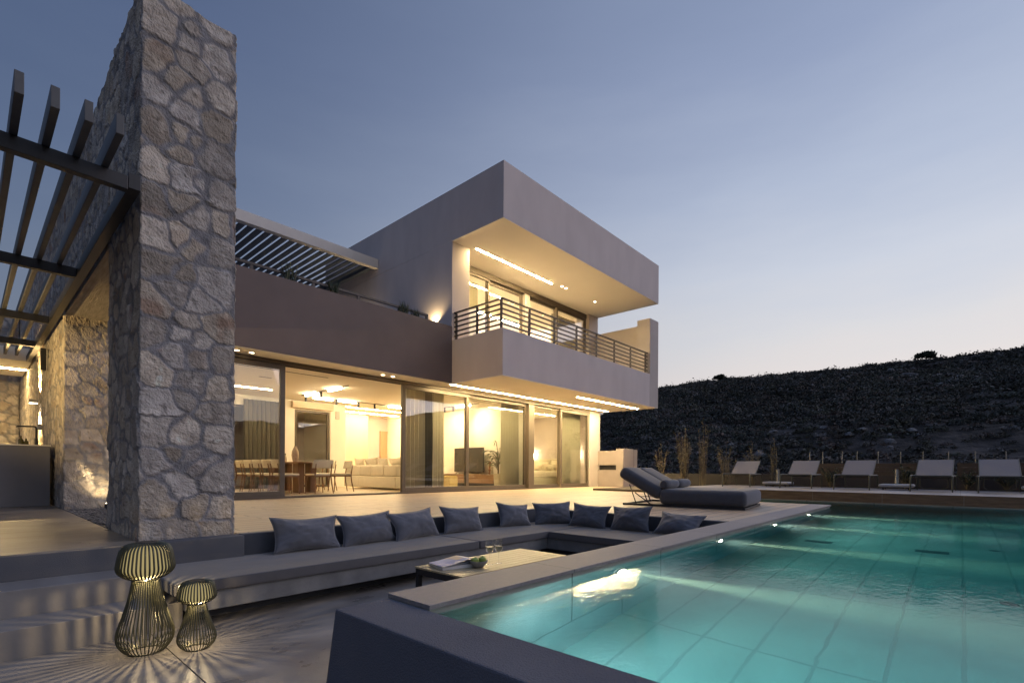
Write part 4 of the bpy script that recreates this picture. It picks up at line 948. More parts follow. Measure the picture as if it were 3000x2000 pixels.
for i, (y, h, w, lab) in enumerate([(2.62, .50, .30, 'dark green bush between the second and third loungers'), (1.02, .62, .30, 'tall dark bush behind the second umbrella base'), (-.12, .48, .28, 'dark green bush between the two rightmost loungers'), (-.78, .40, .25, 'low bush seen under the rightmost lounger'), (-1.45, .55, .3, 'dark bush at the right edge behind the last umbrella base')]):
    low_bush(lab, 15.78, y, h, w, 50 + i)
# plants on the roof terrace parapet
for i, (x, h, lab) in enumerate([(4.30, .42, 'spiky plant on the parapet, nearest the stone wall'), (5.22, .36, 'grassy dark plant in the middle of the parapet'), (6.98, .36, 'spiky plant on the parapet towards the balcony'), (7.35, .26, 'small yellow-green plant beside the parapet lamp')]):
    r = random.Random(70 + i); t = thing('parapet_plant', lab, 'plant', (x, 9.9, 4.2), group='plants along the roof parapet'); lm = MB()
    for k in range(46):
        a = r.uniform(0, 2 * PI); s = r.uniform(.04, .2)
        p0 = Vector((x + r.uniform(-.10, .10), 9.83 + r.uniform(-.03, .03), 4.2)); tip = p0 + Vector((s * math.cos(a), s * math.sin(a) * .5, h * r.uniform(.7, 1.25)))
        mid = p0.lerp(tip, .5) + Vector((0, 0, .03)); sd_ = Vector((-math.sin(a), math.cos(a), 0)) * .008
        lm.add([p0 - sd_, p0 + sd_, mid + sd_, mid - sd_, tip], [(0, 1, 2, 3), (3, 2, 4)])
    obj('blades', lm, M['leafgreen'], t)

# ============================================================= LEFT PERGOLA AND OUTDOOR KITCHEN
M['slatpaint'] = mat('graphite_slat_paint', (.085, .085, .09), (.07, .07, .075), scale=10, rough=.5)
pg = thing('garden_pergola', 'dark metal pergola of beams and slats fixed to the stone wall', 'pergola', (-.6, 9, 0))
obj('ledger', MB().box(.845, .925, 4.79, 14.3, 2.77, 2.89), M['dark_metal'], pg, bevel=.004)
for y in (4.79, 7.45, 10.15, 12.30): obj('cross_beam', MB().box(-3.2, .843, y, y + .075, 2.755, 2.862), M['dark_metal'], pg, bevel=.004)
for i in range(20): 
    x = .702 - i * .1625
    obj('slat', MB().box(x - .022, x + .022, 4.24, 14.25, 2.864, 3.0), M['slatpaint'], pg, bevel=.003)
for y in (4.9, 12.3): obj('post', MB().box(-3.2, -3.12, y, y + .08, 0, 2.755), M['dark_metal'], pg, bevel=.004)
obj('canopy', MB().box(-3.3, .935, 14.32, 16.8, 2.78, 3.05), M['white'], pg, bevel=.005)
obj('light_strip', MB().box(-3.0, .93, 15.55, 15.60, 2.766, 2.779), emit('canopy_led', (1, .70, .30), 130), pg)
obj('rear_beam', MB().box(-3.2, .56, 17.3, 17.38, 2.78, 2.90).box(.47, .55, 16.9, 24, 2.78, 2.90).box(-3.2, .46, 19.6, 19.68, 2.78, 2.9), M['dark_metal'], pg, bevel=.004)
oc = thing('kitchen_counter', 'dark rendered outdoor kitchen counter with a tap, under the pergola', 'counter', (-1.4, 10.9, 0))
obj('body', MB().box(-3.2, .90, 10.55, 11.35, 0, .925), mat('mid_grey_counter_render', (.24, .235, .25), (.20, .195, .21), scale=2, rough=.85, bump=.001), oc, bevel=.006)
obj('bounce_countertop', MB().box(-3.2, .91, 10.54, 11.37, .926, .945), M['white'], oc, bevel=.003)  # pale top added to bounce lamp light up to the slats
obj('tap', MB().tube([(.765, 10.86, .925), (.765, 10.86, 1.215), (.755, 10.86, 1.235), (.735, 10.86, 1.242), (.545, 10.86, 1.236), (.545, 10.86, 1.218)], .013, 10).lathe([(.022, 0), (.022, .13), (.015, .135)], (.765, 10.86, .925), 14), M['dark_metal'], oc, smooth=True)
M['bottleglass'] = mat('dark_bottle', (.10, .09, .03), (.08, .07, .02), rough=.15)
for (x, h, lab) in ((.60, .17, 'small dark bottle beside the counter tap'), (.66, .13, 'short jar closest to the counter tap')):
    tag(obj('bottle', MB().lathe([(.032, 0), (.033, .6 * h), (.012, .78 * h), (.012, h), (.001, h)], (x, 11.05, .926), 18), M['bottleglass'], smooth=True), lab, 'bottle', 'bottles on the kitchen counter')
M['whiteseat'] = mat('white_plastic_shell', (.65, .62, .56), (.6, .57, .52), rough=.45)
for (x, y, lab) in ((.44, 13.3, 'white shell chair behind the kitchen counter, nearer the stone wall'), (.16, 12.4, 'white shell chair behind the kitchen counter, at the left edge')):
    t = thing('shell_chair', lab, 'chair', (x, y, 0), group='white chairs in the outdoor kitchen')
    obj('shell', MB().grid(14, 10, lambda u, v, x=x, y=y: (x - .24 + .48 * u, y - .22 - .10 * v + .14 * (2 * u - 1) ** 2, .62 + .44 * v - .10 * (2 * u - 1) ** 2 * v)).box(x - .22, x + .22, y - .2, y + .22, .60, .63), M['whiteseat'], t, smooth=True)
    for sx in (-.18, .18):
        for sy in (-.16, .18): obj('leg', MB().tube([(x + sx, y + sy, .6), (x + sx * 1.15, y + sy * 1.15, .002)], .012, 8), M['whiteseat'], t)
wl_ = thing('wall_lamp', 'small up-and-down wall lamp glowing on the stone wall above the counter', 'wall lamp', (.91, 12.9, 1.78))
obj('housing', MB().box(.80, .93, 12.84, 12.96, 1.80, 1.87), M['whiteseat'], wl_, bevel=.004)
obj('lens', MB().box(.815, .915, 12.85, 12.95, 1.796, 1.7995), M['lampglow'], wl_)
spot((.86, 12.9, 1.90), (.93, 12.9, 3.5), 620, 1.5, .8, (1, .66, .24)); spot((.86, 12.9, 1.77), (.93, 12.9, 0), 500, 1.5, .8, (1, .66, .24))
pl_ = obj('added_post_lamp', MB().box(-3.11, -3.03, 8.56, 8.64, 1.78, 1.86), M['dark_metal'], pg, bevel=.004)  # unseen lamp added out of frame to warm the slat undersides
obj('post', MB().box(-3.2, -3.121, 8.56, 8.64, 0, 2.755), M['dark_metal'], pg, bevel=.004)
spot((-3.0, 8.6, 1.9), (.3, 9.6, 2.86), 650, 1.3, .9, (1, .68, .26))
tag(obj('wall_speaker', MB().box(.86, .93, 11.55, 11.63, 2.25, 2.62), M['dark_metal'], bevel=.004), 'slim dark wall speaker high on the stone wall under the pergola', 'speaker')
tag(obj('socket_box', MB().box(.88, .94, 12.36, 12.50, 1.28, 1.38), M['basepaint'], bevel=.004), 'small grey socket box on the stone wall behind the tap', 'socket')
# ============================================================= INTERIOR
M['walnut'] = mat('walnut_wood', (.24, .125, .055), (.15, .078, .035), scale=3, rough=.45, stretch=(5, 5, .6), bump=.0005, bscale=30)
M['walnut_h'] = mat('walnut_board', (.24, .13, .06), (.15, .08, .038), scale=3, rough=.4, stretch=(6, .6, 6), bump=.0005, bscale=30)
M['cream'] = mat('cream_upholstery', (.62, .56, .43), (.58, .52, .40), scale=8, rough=.9, bump=.0006, bscale=300, sheen=.2)
M['sofa'] = mat('ivory_sofa_fabric', (.72, .66, .53), (.68, .62, .50), scale=4, rough=.92, bump=.0006, bscale=300, bump2=.004, b2scale=5)
M['black'] = mat('black_screen', (.025, .023, .02), (.02, .02, .018), rough=.25)
def make_chair():
    t = thing('dining_chair', 'x', 'chair', (0, 0, 0), group='dining chairs round the oval table')
    obj('seat', rbox(MB(), -.22, .23, -.235, .235, .435, .485, .022, n=3), M['cream'], t, local=True, smooth=True, angle=1.2)
    obj('seat_frame', MB().box(-.20, .21, -.215, .215, .400, .434), M['walnut'], t, local=True, bevel=.004)
    def back(u, v):
        y = -.255 + .51 * u; return (-.255 - .045 * v + .05 * (2 * u - 1) ** 2, y, .615 + .20 * v)
    mb = MB().grid(14, 6, back); mb.grid(14, 6, lambda u, v: tuple(a + b for a, b in zip(back(u, v), (.03, 0, 0))))
    for ed in ((0, None), (1, None), (None, 0), (None, 1)):
        def rim(u, v, ed=ed):
            p = back(ed[0] if ed[0] is not None else u, ed[1] if ed[1] is not None else u); return (p[0] + .03 * v, p[1], p[2])
        mb.grid(14, 2, rim)
    weld(obj('backrest', mb, M['cream'], t, local=True, smooth=True), .002)
    for s in (-1, 1):
        obj('leg', MB().tube([(.20, .195 * s, .43), (.235, .225 * s, .004)], [.017, .011], 8), M['walnut'], t, local=True, smooth=True)
        obj('leg', MB().tube([(-.27, .20 * s, .72), (-.215, .20 * s, .45), (-.235, .215 * s, .25), (-.285, .23 * s, .004)], [.010, .018, .016, .011], 8), M['walnut'], t, local=True, smooth=True)
    return t
ch = make_chair()
CH = [(5.09, 11.81, 0, 'dining chair on the left side of the table, nearest the open door'), (5.09, 12.36, 0, 'second dining chair along the left side of the oval table'), (5.09, 12.92, 0, 'third dining chair along the left side of the oval table'),
      (5.09, 13.50, 0, 'fourth dining chair along the left side, behind the sliding pane'), (5.09, 14.10, 0, 'farthest dining chair of the left row, close to the curtains'),
      (5.80, 11.60, PI / 2, 'dining chair at the head of the table with its back to the terrace'), (6.66, 12.15, PI - .15, 'first dining chair on the right side, nearest the terrace'), (6.60, 12.95, PI, 'middle dining chair on the right side of the table'), (6.60, 13.65, PI, 'farthest dining chair on the right side of the table')]
for i, (x, y, a, lab) in enumerate(CH):
    o = ch if i == 0 else copy_tree(ch); o.location = (x, y, .001); o.rotation_euler = (0, 0, a); o['label'] = lab
dt = thing('dining_table', 'long oval walnut dining table on slab legs inside the open door', 'table', (5.82, 13.1, 0))
tb = MB(); ol = []
for k in range(48):
    a = 2 * PI * k / 48; c, s = math.cos(a), math.sin(a)
    ol.append((5.82 + .53 * math.copysign(abs(c) ** .7, c), 13.12 + 1.32 * math.copysign(abs(s) ** .7, s)))
tb.prism(ol, .735, .768, axis='z'); obj('tabletop', tb, M['walnut_h'], dt, bevel=.006)
for y in (12.35, 13.75):
    obj('leg', MB().box(5.56, 5.72, y - .16, y + .16, .002, .734), M['walnut'], dt, bevel=.006); obj('leg', MB().box(5.94, 6.10, y - .02, y + .28, .002, .734), M['walnut'], dt, bevel=.006)
M['vase'] = mat('mottled_vase', (.50, .42, .33), (.34, .27, .20), scale=30, rough=.6)
tag(obj('vase', MB().lathe([(.05, 0), (.075, .08), (.09, .18), (.08, .28), (.045, .36), (.022, .40), (.024, .415), (.015, .415)], (5.75, 12.78, .769), 28), M['vase'], smooth=True), 'tall mottled oval vase on the dining table', 'vase', 'vases on the dining table')
tag(obj('vase', MB().lathe([(.06, 0), (.07, .05), (.062, .13), (.03, .19), (.018, .22), (.02, .25), (.012, .25)], (5.58, 13.05, .769), 28), M['vase'], smooth=True), 'short bottle-shaped vase on the dining table', 'vase', 'vases on the dining table')
# sofa, seen from behind
sf = thing('sofa', 'long ivory sofa seen from behind, beyond the dining table', 'sofa', (8.7, 13.3, 0))
for (a, b) in ((11.90, 13.86), (13.87, 14.75)): obj('base', rbox(MB(), 8.22, 9.25, a, b, .05, .385, .03, n=3), M['sofa'], sf, smooth=True, angle=1.2)
for (a, b) in ((11.92, 12.58), (12.59, 13.24), (13.25, 13.92), (13.93, 14.73)): obj('back_section', rbox(MB(), 8.26, 8.52, a, b, .387, .72, .05, n=3), M['sofa'], sf, smooth=True, angle=1.2)
for (a, b) in ((11.95, 12.85), (12.86, 13.80)): obj('seat_section', rbox(MB(), 8.53, 9.27, a, b, .387, .50, .04, n=3), M['sofa'], sf, smooth=True, angle=1.2)
for i, (y, rz, lab) in enumerate([(12.28, .06, 'rightmost sofa pillow showing above the sofa back'), (12.98, -.10, 'second sofa pillow from the right above the sofa back'), (13.60, .08, 'third sofa pillow from the right above the sofa back'), (14.28, -.05, 'leftmost sofa pillow above the sofa back')]):
    pillow('sofa_pillow', lab, 'pillow', (8.60, y, .49), PI / 2 + rz, .25, .05 * (-1) ** i, w=.66, h=.50, t=.18, m='sofa', seed=20 + i, group='pillows on the sofa')
tag(obj('pouf', rbox(MB(), -.20, .20, -.20, .20, .0, .41, .06, TR((10.16, 11.83, .001), rz=.15), n=4), mat('yellow_boucle', (.55, .42, .17), (.48, .36, .14), scale=25, rough=.95, bump=.003, bscale=120), smooth=True, angle=1.2), 'square yellow pouf in front of the television console', 'pouf')
# tv console
cs = thing('tv_console', 'long low walnut television console against the living room wall', 'console', (11.75, 12.6, 0))
obj('body', MB().box(11.52, 12.03, 11.05, 14.1, .15, .45), M['walnut_h'], cs, bevel=.005)
obj('plinth', MB().box(11.62, 12.0, 11.3, 13.9, .002, .149), M['dark_metal'], cs)
for i in range(4):
    a = 11.07 + i * .757; d = obj('drawer', MB().box(11.507, 11.519, a, a + .745, .16, .44), M['walnut_h'], cs, bevel=.002)
    obj('handle', MB().box(11.49, 11.506, a + .30, a + .45, .425, .437), M['steel'], d)
tv = thing('television', 'flat television switched off, standing on the walnut console', 'television', (11.85, 12.79, .451))
obj('screen', MB().box(11.86, 11.89, 12.04, 13.54, .525, 1.365), M['black'], tv, bevel=.004)
for y in (12.22, 13.36): obj('leg', MB().tube([(11.87, y, .54), (11.74, y - .04, .455)], .011, 6).tube([(11.87, y, .54), (12.0, y + .04, .455)], .011, 6), M['black'], tv)
M['clay'] = mat('terracotta', (.32, .13, .06), (.25, .10, .05), scale=12, rough=.7)
M['ivory'] = mat('ivory_ceramic', (.60, .54, .40), (.55, .49, .37), scale=12, rough=.5)
def totem(lab, x, y, h, m, r):
    pr = [(r * .8, 0), (r, .12 * h), (r * .55, .22 * h), (r * 1.1, .34 * h), (r * .5, .46 * h), (r * .95, .60 * h), (r * .45, .72 * h), (r * 1.0, .86 * h), (r * .85, h), (.001, h)]
    tag(obj('totem_vase', MB().lathe(pr, (x, y, .452), 24), m, smooth=True), lab, 'vase', 'totem vases on the console')
totem('taller terracotta totem vase on the console by the palm', 11.72, 11.60, .42, M['clay'], .05); totem('shorter ivory totem vase on the console by the palm', 11.64, 11.42, .25, M['ivory'], .055)
# palm
pm = thing('potted_palm', 'green palm in a tall pale pot beside the curtain', 'palm', (11.58, 11.08, 0))
obj('pot', MB().lathe([(.12, .002), (.155, .48), (.145, .48), (.135, .44), (.001, .43)], (11.58, 11.08, 0), 28), M['ivory'], pm, smooth=True)
sm = MB(); lm = MB(); r = random.Random(4)
sm.tube([(11.58, 11.08, .43), (11.60, 11.09, .70), (11.58, 11.11, .95)], [.028, .022, .016], 8)
for i in range(24):
    a = r.uniform(0, 2 * PI) if i else 2.6; reach = r.uniform(.35, .72); up = r.uniform(.25, .75); b = Vector((11.59, 11.09, r.uniform(.55, .95)))
    if i == 1: reach, up, a = .15, .95, 2.2
    pts = [b + Vector((math.cos(a) * reach * f, math.sin(a) * reach * f * .7, up * (f * 1.7 - f * f * 1.15))) for f in [k / 9 for k in range(10)]]
    sm.tube(pts, [.007 * (1 - .7 * k / 9) for k in range(10)], 5)
    for k in range(2, 10):
        for q in (0, .5):
            p = pts[k - 1].lerp(pts[k], q); d = (pts[k] - pts[k - 1]).normalized()
            for s in (-1, 1):
                sd_ = d.cross(Vector((0, 0, 1))).normalized() * s
                leaf(lm, p, sd_ * .8 + d * .7 + Vector((0, 0, -.25)), .20 * (1 - .35 * abs(k - 5) / 5), .012)
obj('stems', sm, M['twig'], pm); obj('fronds', lm, mat('palm_green', (.06, .10, .03), (.035, .065, .02), scale=6, rough=.45), pm)
# curtains: thick folded cloth
def curtain_mat(name, c, tr):
    m, nt, out = nodes(name); d = nt.nodes.new('ShaderNodeBsdfDiffuse'); setin(d, 'Color', rgba(c)); t = nt.nodes.new('ShaderNodeBsdfTranslucent'); setin(t, 'Color', rgba(c))
    mx = nt.nodes.new('ShaderNodeMixShader'); setin(mx, 0, tr); L(nt, d.outputs[0], mx.inputs[1]); L(nt, t.outputs[0], mx.inputs[2]); L(nt, mx.outputs[0], out.inputs[0])
    tc = nt.nodes.new('ShaderNodeTexCoord'); wv = nt.nodes.new('ShaderNodeTexNoise'); L(nt, tc.outputs['Object'], wv.inputs['Vector']); setin(wv, 'Scale', 260)
    b = nt.nodes.new('ShaderNodeBump'); setin(b, 'Distance', .0008); L(nt, wv.outputs[0], b.inputs['Height']); L(nt, b.outputs[0], d.inputs['Normal']); return m
M['curtain'] = curtain_mat('grey_olive_curtain', (.50, .47, .37), .32); M['drape'] = curtain_mat('dark_olive_drape', (.17, .155, .115), .1); M['sheer'] = curtain_mat('sheer_cream_curtain', (.60, .56, .44), .40)
def curtain(lab, x0, x1, y, z0, z1, folds, m, seed, amp=.075, gather=.0, group=None):
    def fn(u, v, o=0.0):
        s = u * folds * 2 * PI + 1.8 * math.sin(u * 5 + seed) + .35 * math.sin(v * 2.2 + u * 9 + seed)
        w = 1 + gather * (v - .5)
        xx = (x0 + x1) / 2 + (x0 - x1) / 2 * (1 - 2 * u) * w
        return (xx + .012 * math.sin(2 * s), y + amp * (.75 + .3 * (1 - v)) * math.sin(s) + o, z0 + (z1 - z0) * v)
    mb = MB().grid(int(folds * 14), 10, fn)
    o = obj('curtain', mb, M[m], smooth=True, angle=3.0); md = o.modifiers.new('cloth', 'SOLIDIFY'); md.thickness = .004
    return tag(o, lab, 'curtain', group)
curtain('light sheer curtain behind the second pane, left part', 7.58, 8.24, 10.62, .01, 2.735, 6, 'sheer', 1, amp=.045)
curtain('dark folded cloth filling the gap between the two sheer curtains', 8.16, 8.58, 10.68, .01, 2.735, 4.5, 'drape', 8, amp=.07, gather=.25)  # dark cloth added in place of the dark gap between the curtains
curtain('flat sheer curtain to the right of the dark gap', 8.50, 8.90, 10.62, .01, 2.735, 2.5, 'sheer', 9, amp=.025)
curtain('curtain pulled against the dark post, beside the palm', 11.25, 11.98, 10.60, .01, 2.735, 7, 'curtain', 2)
curtain('curtain at the right end of the bedroom window', 14.35, 15.50, 10.60, .01, 2.735, 10, 'curtain', 3)
curtain('left curtain of the rear dining room window', 3.62, 4.7, 15.25, .01, 2.60, 8, 'drape', 4, group='curtains of the rear window'); curtain('right curtain of the rear dining room window', 5.35, 6.4, 15.25, .01, 2.60, 8, 'drape', 5, group='curtains of the rear window')
curtain('cream curtain behind the left balcony door', 9.02, 10.35, 10.85, 3.32, 6.20, 10, 'sheer', 6); curtain('grey curtain behind the right balcony door', 14.1, 15.45, 10.85, 3.32, 6.20, 10, 'curtain', 7)
# track lights
M['tube'] = emit('warm_tube', (1, .77, .45), 58)
tk = thing('track_light', 'thin black ceiling track with glowing tubes and small spots in the living area', 'track light', (8.8, 14.25, 2.74))
ZK = 2.741
obj('track', MB().box(6.585, 6.605, 11.63, 14.24, ZK - .018, ZK).box(6.585, 11.12, 14.241, 14.261, ZK - .018, ZK).box(11.10, 11.12, 11.5, 14.24, ZK - .018, ZK), M['dark_metal'], tk)
for (x0, y0, x1, y1) in ((6.595, 12.0, 6.595, 12.65), (6.595, 13.35, 6.595, 14.0), (6.95, 14.251, 7.55, 14.251), (7.75, 14.251, 8.35, 14.251), (9.55, 14.251, 10.15, 14.251), (11.11, 13.45, 11.11, 14.05), (11.11, 11.9, 11.11, 12.6)):
    obj('tube', MB().tube([(x0, y0, ZK - .042), (x1, y1, ZK - .042)], .022, 10), M['tube'], tk, smooth=True)
for (x, y) in ((6.595, 13.08), (6.72, 14.251), (7.68, 14.251), (8.43, 14.251), (9.02, 14.251), (11.11, 13.2), (11.11, 12.75)):
    obj('spot_head', MB().tube([(x, y, ZK - .02), (x, y, ZK - .17)], .032, 14), M['dark_metal'], tk, smooth=True)
spot((11.11, 13.2, 2.55), (12.06, 13.55, 2.05), 110, 1.5, .9); spot((11.11, 12.6, 2.55), (12.06, 12.2, 2.05), 110, 1.5, .9); spot((6.6, 13.08, 2.55), (5.9, 13.0, .7), 120, 1.3, .8)
spot((9.02, 14.25, 2.55), (9.4, 15.4, 1.2), 40, 1.6, .9)
# a second strip in the entrance hall and bedroom cove (warm light reaching the rear walls)
obj('light_strip', MB().box(9.0, 11.8, 16.9, 16.95, 2.728, 2.7415), M['led_in'], villa); obj('light_strip', MB().box(12.9, 15.3, 12.95, 12.99, 2.728, 2.7415), emit('bedroom_led', (1, .72, .34), 90), villa)
obj('light_strip', MB().box(2.6, 5.6, 13.9, 13.95, 2.728, 2.7415), emit('dining_led', (1, .75, .42), 80), villa)
# bedroom
bd = thing('bed', 'upholstered bed with pale bedding against the bedroom wall', 'bed', (14.6, 12.2, 0))
obj('bed_base', rbox(MB(), 13.35, 15.86, 11.30, 13.08, .06, .33, .02, n=2), M['curtain'], bd, smooth=True, angle=1.2)
obj('mattress', rbox(MB(), 13.38, 15.86, 11.33, 13.05, .332, .56, .06, n=4), M['sofa'], bd, smooth=True, angle=1.2)
obj('blanket', rbox(MB(), 13.36, 14.35, 11.315, 13.065, .40, .585, .05, n=4), M['cream'], bd, smooth=True, angle=1.2)
obj('headboard', rbox(MB(), 15.865, 15.945, 11.15, 13.28, .05, 1.06, .03, n=3), M['cream'], bd, smooth=True, angle=1.2)
for i, (x, y, w, h, ti, lab) in enumerate([(15.62, 11.78, .72, .46, .35, 'large bed pillow nearest the window'), (15.62, 12.60, .72, .46, .35, 'large bed pillow farther from the window'), (15.38, 11.95, .42, .30, .40, 'small bed cushion in front, nearest the window'), (15.38, 12.52, .42, .30, .40, 'small bed cushion in front, farther from the window')]):
    pillow('bed_pillow', lab, 'pillow', (x, y, .565), -PI / 2, ti, .03, w=w, h=h, t=.17, m='sofa' if i < 2 else 'cream', seed=40 + i, group='pillows on the bed')
M['bulb'] = emit('bedside_bulb', (1, .78, .45), 55)
for (y, lab) in ((13.17, 'glowing bedside lamp on the far side of the bed'), (11.02, 'glowing bedside lamp partly behind the bedroom curtain')):
    t = thing('bedside_lamp', lab, 'lamp', (15.85, y, 1.0), group='bedside lamps')
    obj('cord', MB().tube([(15.85, y, 1.30), (15.85, y, 2.741)], .004, 5), M['black'], t); obj('bulb', MB().lathe([(.001, 1.10), (.05, 1.13), (.07, 1.20), (.05, 1.27), (.01, 1.30)], (15.85, y, 0), 18), M['bulb'], t, smooth=True)
# upper room
obj('light_strip', MB().box(9.4, 15.2, 13.0, 13.06, 6.315, 6.329), emit('upper_room_led', (1, .76, .42), 330), villa)
fl = thing('floor_lamp', 'glowing floor lamp in the upper room behind the balcony door', 'lamp', (11.1, 12.2, 3.301))
obj('stand', MB().lathe([(.14, 0), (.14, .02), (.012, .025), (.012, 1.45)], (11.1, 12.2, 3.301), 20), M['dark_metal'], fl, smooth=True); obj('shade', MB().lathe([(.16, 1.42), (.12, 1.72)], (11.1, 12.2, 3.301), 24), emit('lamp_shade_glow', (1, .8, .5), 14), fl, smooth=True)
# balcony furniture, only just showing over the parapet
M['rattan'] = mat('tan_rattan', (.36, .25, .14), (.28, .19, .11), scale=20, rough=.7, bump=.002, bscale=60)
bc = thing('balcony_chair', 'tan woven chair on the balcony, its back just above the parapet', 'chair', (9.35, 8.75, 3.3))
obj('backrest', rbox(MB(), 9.05, 9.15, 8.45, 9.05, 3.62, 4.08, .03, n=3), M['rattan'], bc, smooth=True, angle=1.2); obj('seat', rbox(MB(), 9.1, 9.65, 8.45, 9.05, 3.58, 3.68, .03, n=3), M['rattan'], bc, smooth=True, angle=1.2)
for x in (9.13, 9.6):
    for y in (8.5, 9.0): obj('leg', MB().tube([(x, y, 3.301), (x, y, 3.59)], .02, 8), M['dark_metal'], bc)
bt = thing('balcony_table', 'round tan table on the balcony behind the railing bars', 'table', (10.9, 8.9, 3.3))
obj('tabletop', MB().lathe([(.001, .70), (.42, .70), (.43, .715), (.42, .73), (.001, .73)], (10.9, 8.9, 3.3), 36), M['rattan'], bt, smooth=True, angle=.5); obj('stand', MB().lathe([(.22, .001), (.22, .02), (.04, .04), (.035, .70)], (10.9, 8.9, 3.3), 24), M['dark_metal'], bt, smooth=True)
# ============================================================= LAND: ground sheet, scrub hill, far ridge
def land_mat(name, c1, c2, c3, sc):
    m, nt, out = nodes(name); p = nt.nodes.new('ShaderNodeBsdfPrincipled'); L(nt, p.outputs[0], out.inputs[0])
    g = nt.nodes.new('ShaderNodeNewGeometry'); a = nt.nodes.new('ShaderNodeTexNoise'); L(nt, g.outputs['Position'], a.inputs['Vector']); setin(a, 'Scale', sc); setin(a, 'Detail', 9); setin(a, 'Roughness', .62)
    rp = nt.nodes.new('ShaderNodeValToRGB'); L(nt, a.outputs[0], rp.inputs[0]); e = rp.color_ramp.elements
    e[0].position = .36; e[0].color = rgba(c1); e[1].position = .68; e[1].color = rgba(c3); x = e.new(.5); x.color = rgba(c2)
    L(nt, rp.outputs[0], p.inputs['Base Color']); setin(p, 'Roughness', .95); setin(p, 'Specular IOR Level', .1)
    b = nt.nodes.new('ShaderNodeBump'); n2 = nt.nodes.new('ShaderNodeTexNoise'); L(nt, g.outputs['Position'], n2.inputs['Vector']); setin(n2, 'Scale', 1.4); setin(n2, 'Detail', 6); L(nt, n2.outputs[0], b.inputs['Height']); setin(b, 'Distance', .5); L(nt, b.outputs[0], p.inputs['Normal']); return m
M['land'] = land_mat('dry_hill_soil', (.025, .024, .022), (.048, .042, .038), (.085, .075, .07), .3)
struct(obj('ground', MB().add([(-9.6, -9.5, -.78), (12.65, -9.5, -.78), (12.65, 19, -.78), (-9.6, 19, -.78), (-2500, -2500, -2), (2500, -2500, -2), (2500, 2500, -2), (-2500, 2500, -2)], [(0, 1, 5, 4), (1, 2, 6, 5), (2, 3, 7, 6), (3, 0, 4, 7)]), M['land'], org=(0, 0, 0)))
def interp(x, xs, ys): return np.interp(x, xs, ys)
AZ = [-60, -40, -20, -4, 4, 12, 18, 22, 26, 29, 32, 36, 42, 60]
TE = [.10, .15, .179, .178, .174, .171, .169, .168, .163, .142, .112, .07, .03, .01]
RID = 96.0
def hill_z(x, y):
    r = np.hypot(x, y); az = np.degrees(np.arctan2(y, x))
    top = interp(az, AZ, TE) * RID
    t = np.clip((r - 26) / (RID - 26), 0, 1); prof = .10 * t + .55 * t ** 1.6 + .35 * (t * t * (3 - 2 * t))
    back = np.clip((r - RID) / 70, 0, 1)
    z = -.75 + (top + .9) * prof * (1 - .35 * back ** 1.5)
    env = np.clip((r - 26) / 25, 0, 1)
    z = z + env * (2.4 * fbm(x * .035, y * .035, 1.0, 4) + .8 * fbm(x * .14, y * .14, 4.0, 3)) * (1 - .45 * np.exp(-((r - RID) / 9) ** 2))
    return z
na, nr = 300, 200
az = np.radians(np.linspace(-62, 62, na)); rr_ = 24 + (190 - 24) * np.linspace(0, 1, nr) ** 1.25
A_, R_ = np.meshgrid(az, rr_); X_ = (R_ * np.cos(A_)).ravel(); Y_ = (R_ * np.sin(A_)).ravel()
Zh = hill_z(X_, Y_) + .25 * fbm(X_ * .6, Y_ * .6, 2.0, 3)
ix = np.arange(na * nr).reshape(nr, na)
struct(npmesh('hillside', np.stack([X_, Y_, Zh], 1), np.stack([ix[:-1, :-1], ix[:-1, 1:], ix[1:, 1:], ix[1:, :-1]], -1).reshape(-1, 4), M['land']))
# scrub: thousands of low bushes of leaf clumps, one mesh
rs = np.random.RandomState(17)
def clump_cloud(cx, cyy, cz, rad, hgt, k, size, col, flat=.6):
    """k small quads spread through each bush volume; arrays over bushes"""
    n = len(cx); d = rs.normal(size=(n, k, 3)); d /= np.linalg.norm(d, axis=2, keepdims=True); d[:, :, 2] = np.abs(d[:, :, 2]) * 1.0 - .15
    q = rs.uniform(.55, 1.0, (n, k, 1)); lump = 1 + .35 * np.sin(d[:, :, :1] * 5 + rs.uniform(0, 6, (n, 1, 1))) * np.cos(d[:, :, 1:2] * 4 + rs.uniform(0, 6, (n, 1, 1)))
    c = d * q * lump * np.stack([rad, rad, hgt], 1)[:, None, :] + np.stack([cx, cyy, cz], 1)[:, None, :]
    nrm = d + rs.normal(size=(n, k, 3)) * .55; nrm /= np.linalg.norm(nrm, axis=2, keepdims=True)
    a = np.cross(nrm, rs.normal(size=(n, k, 3))); a /= np.linalg.norm(a, axis=2, keepdims=True) + 1e-9; b = np.cross(nrm, a)
    s = (np.asarray(size)[:, None] * rs.uniform(.6, 1.4, (n, k)))[:, :, None]
    V = np.stack([c - a * s - b * s * flat, c + a * s - b * s * flat * .4, c + a * s * .8 + b * s * flat, c - a * s * .6 + b * s * flat], 2).reshape(-1, 3)
    Cc = np.repeat((col[:, None, :] * rs.uniform(.75, 1.3, (n, k, 1))).reshape(-1, 3), 4, 0)
    return V, np.arange(len(V)).reshape(-1, 4), Cc
M['scrub'] = mat('scrub_leaves', (1, 1, 1), (.8, .8, .8), scale=3, rough=.8, attr=True, spec=.15)
n = 15000
azs = np.radians(rs.uniform(-16, 42, n)); rd = 27 + (RID + 10 - 27) * rs.uniform(0, 1, n) ** .85
bx, by = rd * np.cos(azs), rd * np.sin(azs)
keep = (fbm(bx * .05, by * .05, 7.0, 3) + rs.uniform(-.35, .35, n) > -.42); bx, by, rd = bx[keep], by[keep], rd[keep]; n = len(bx)
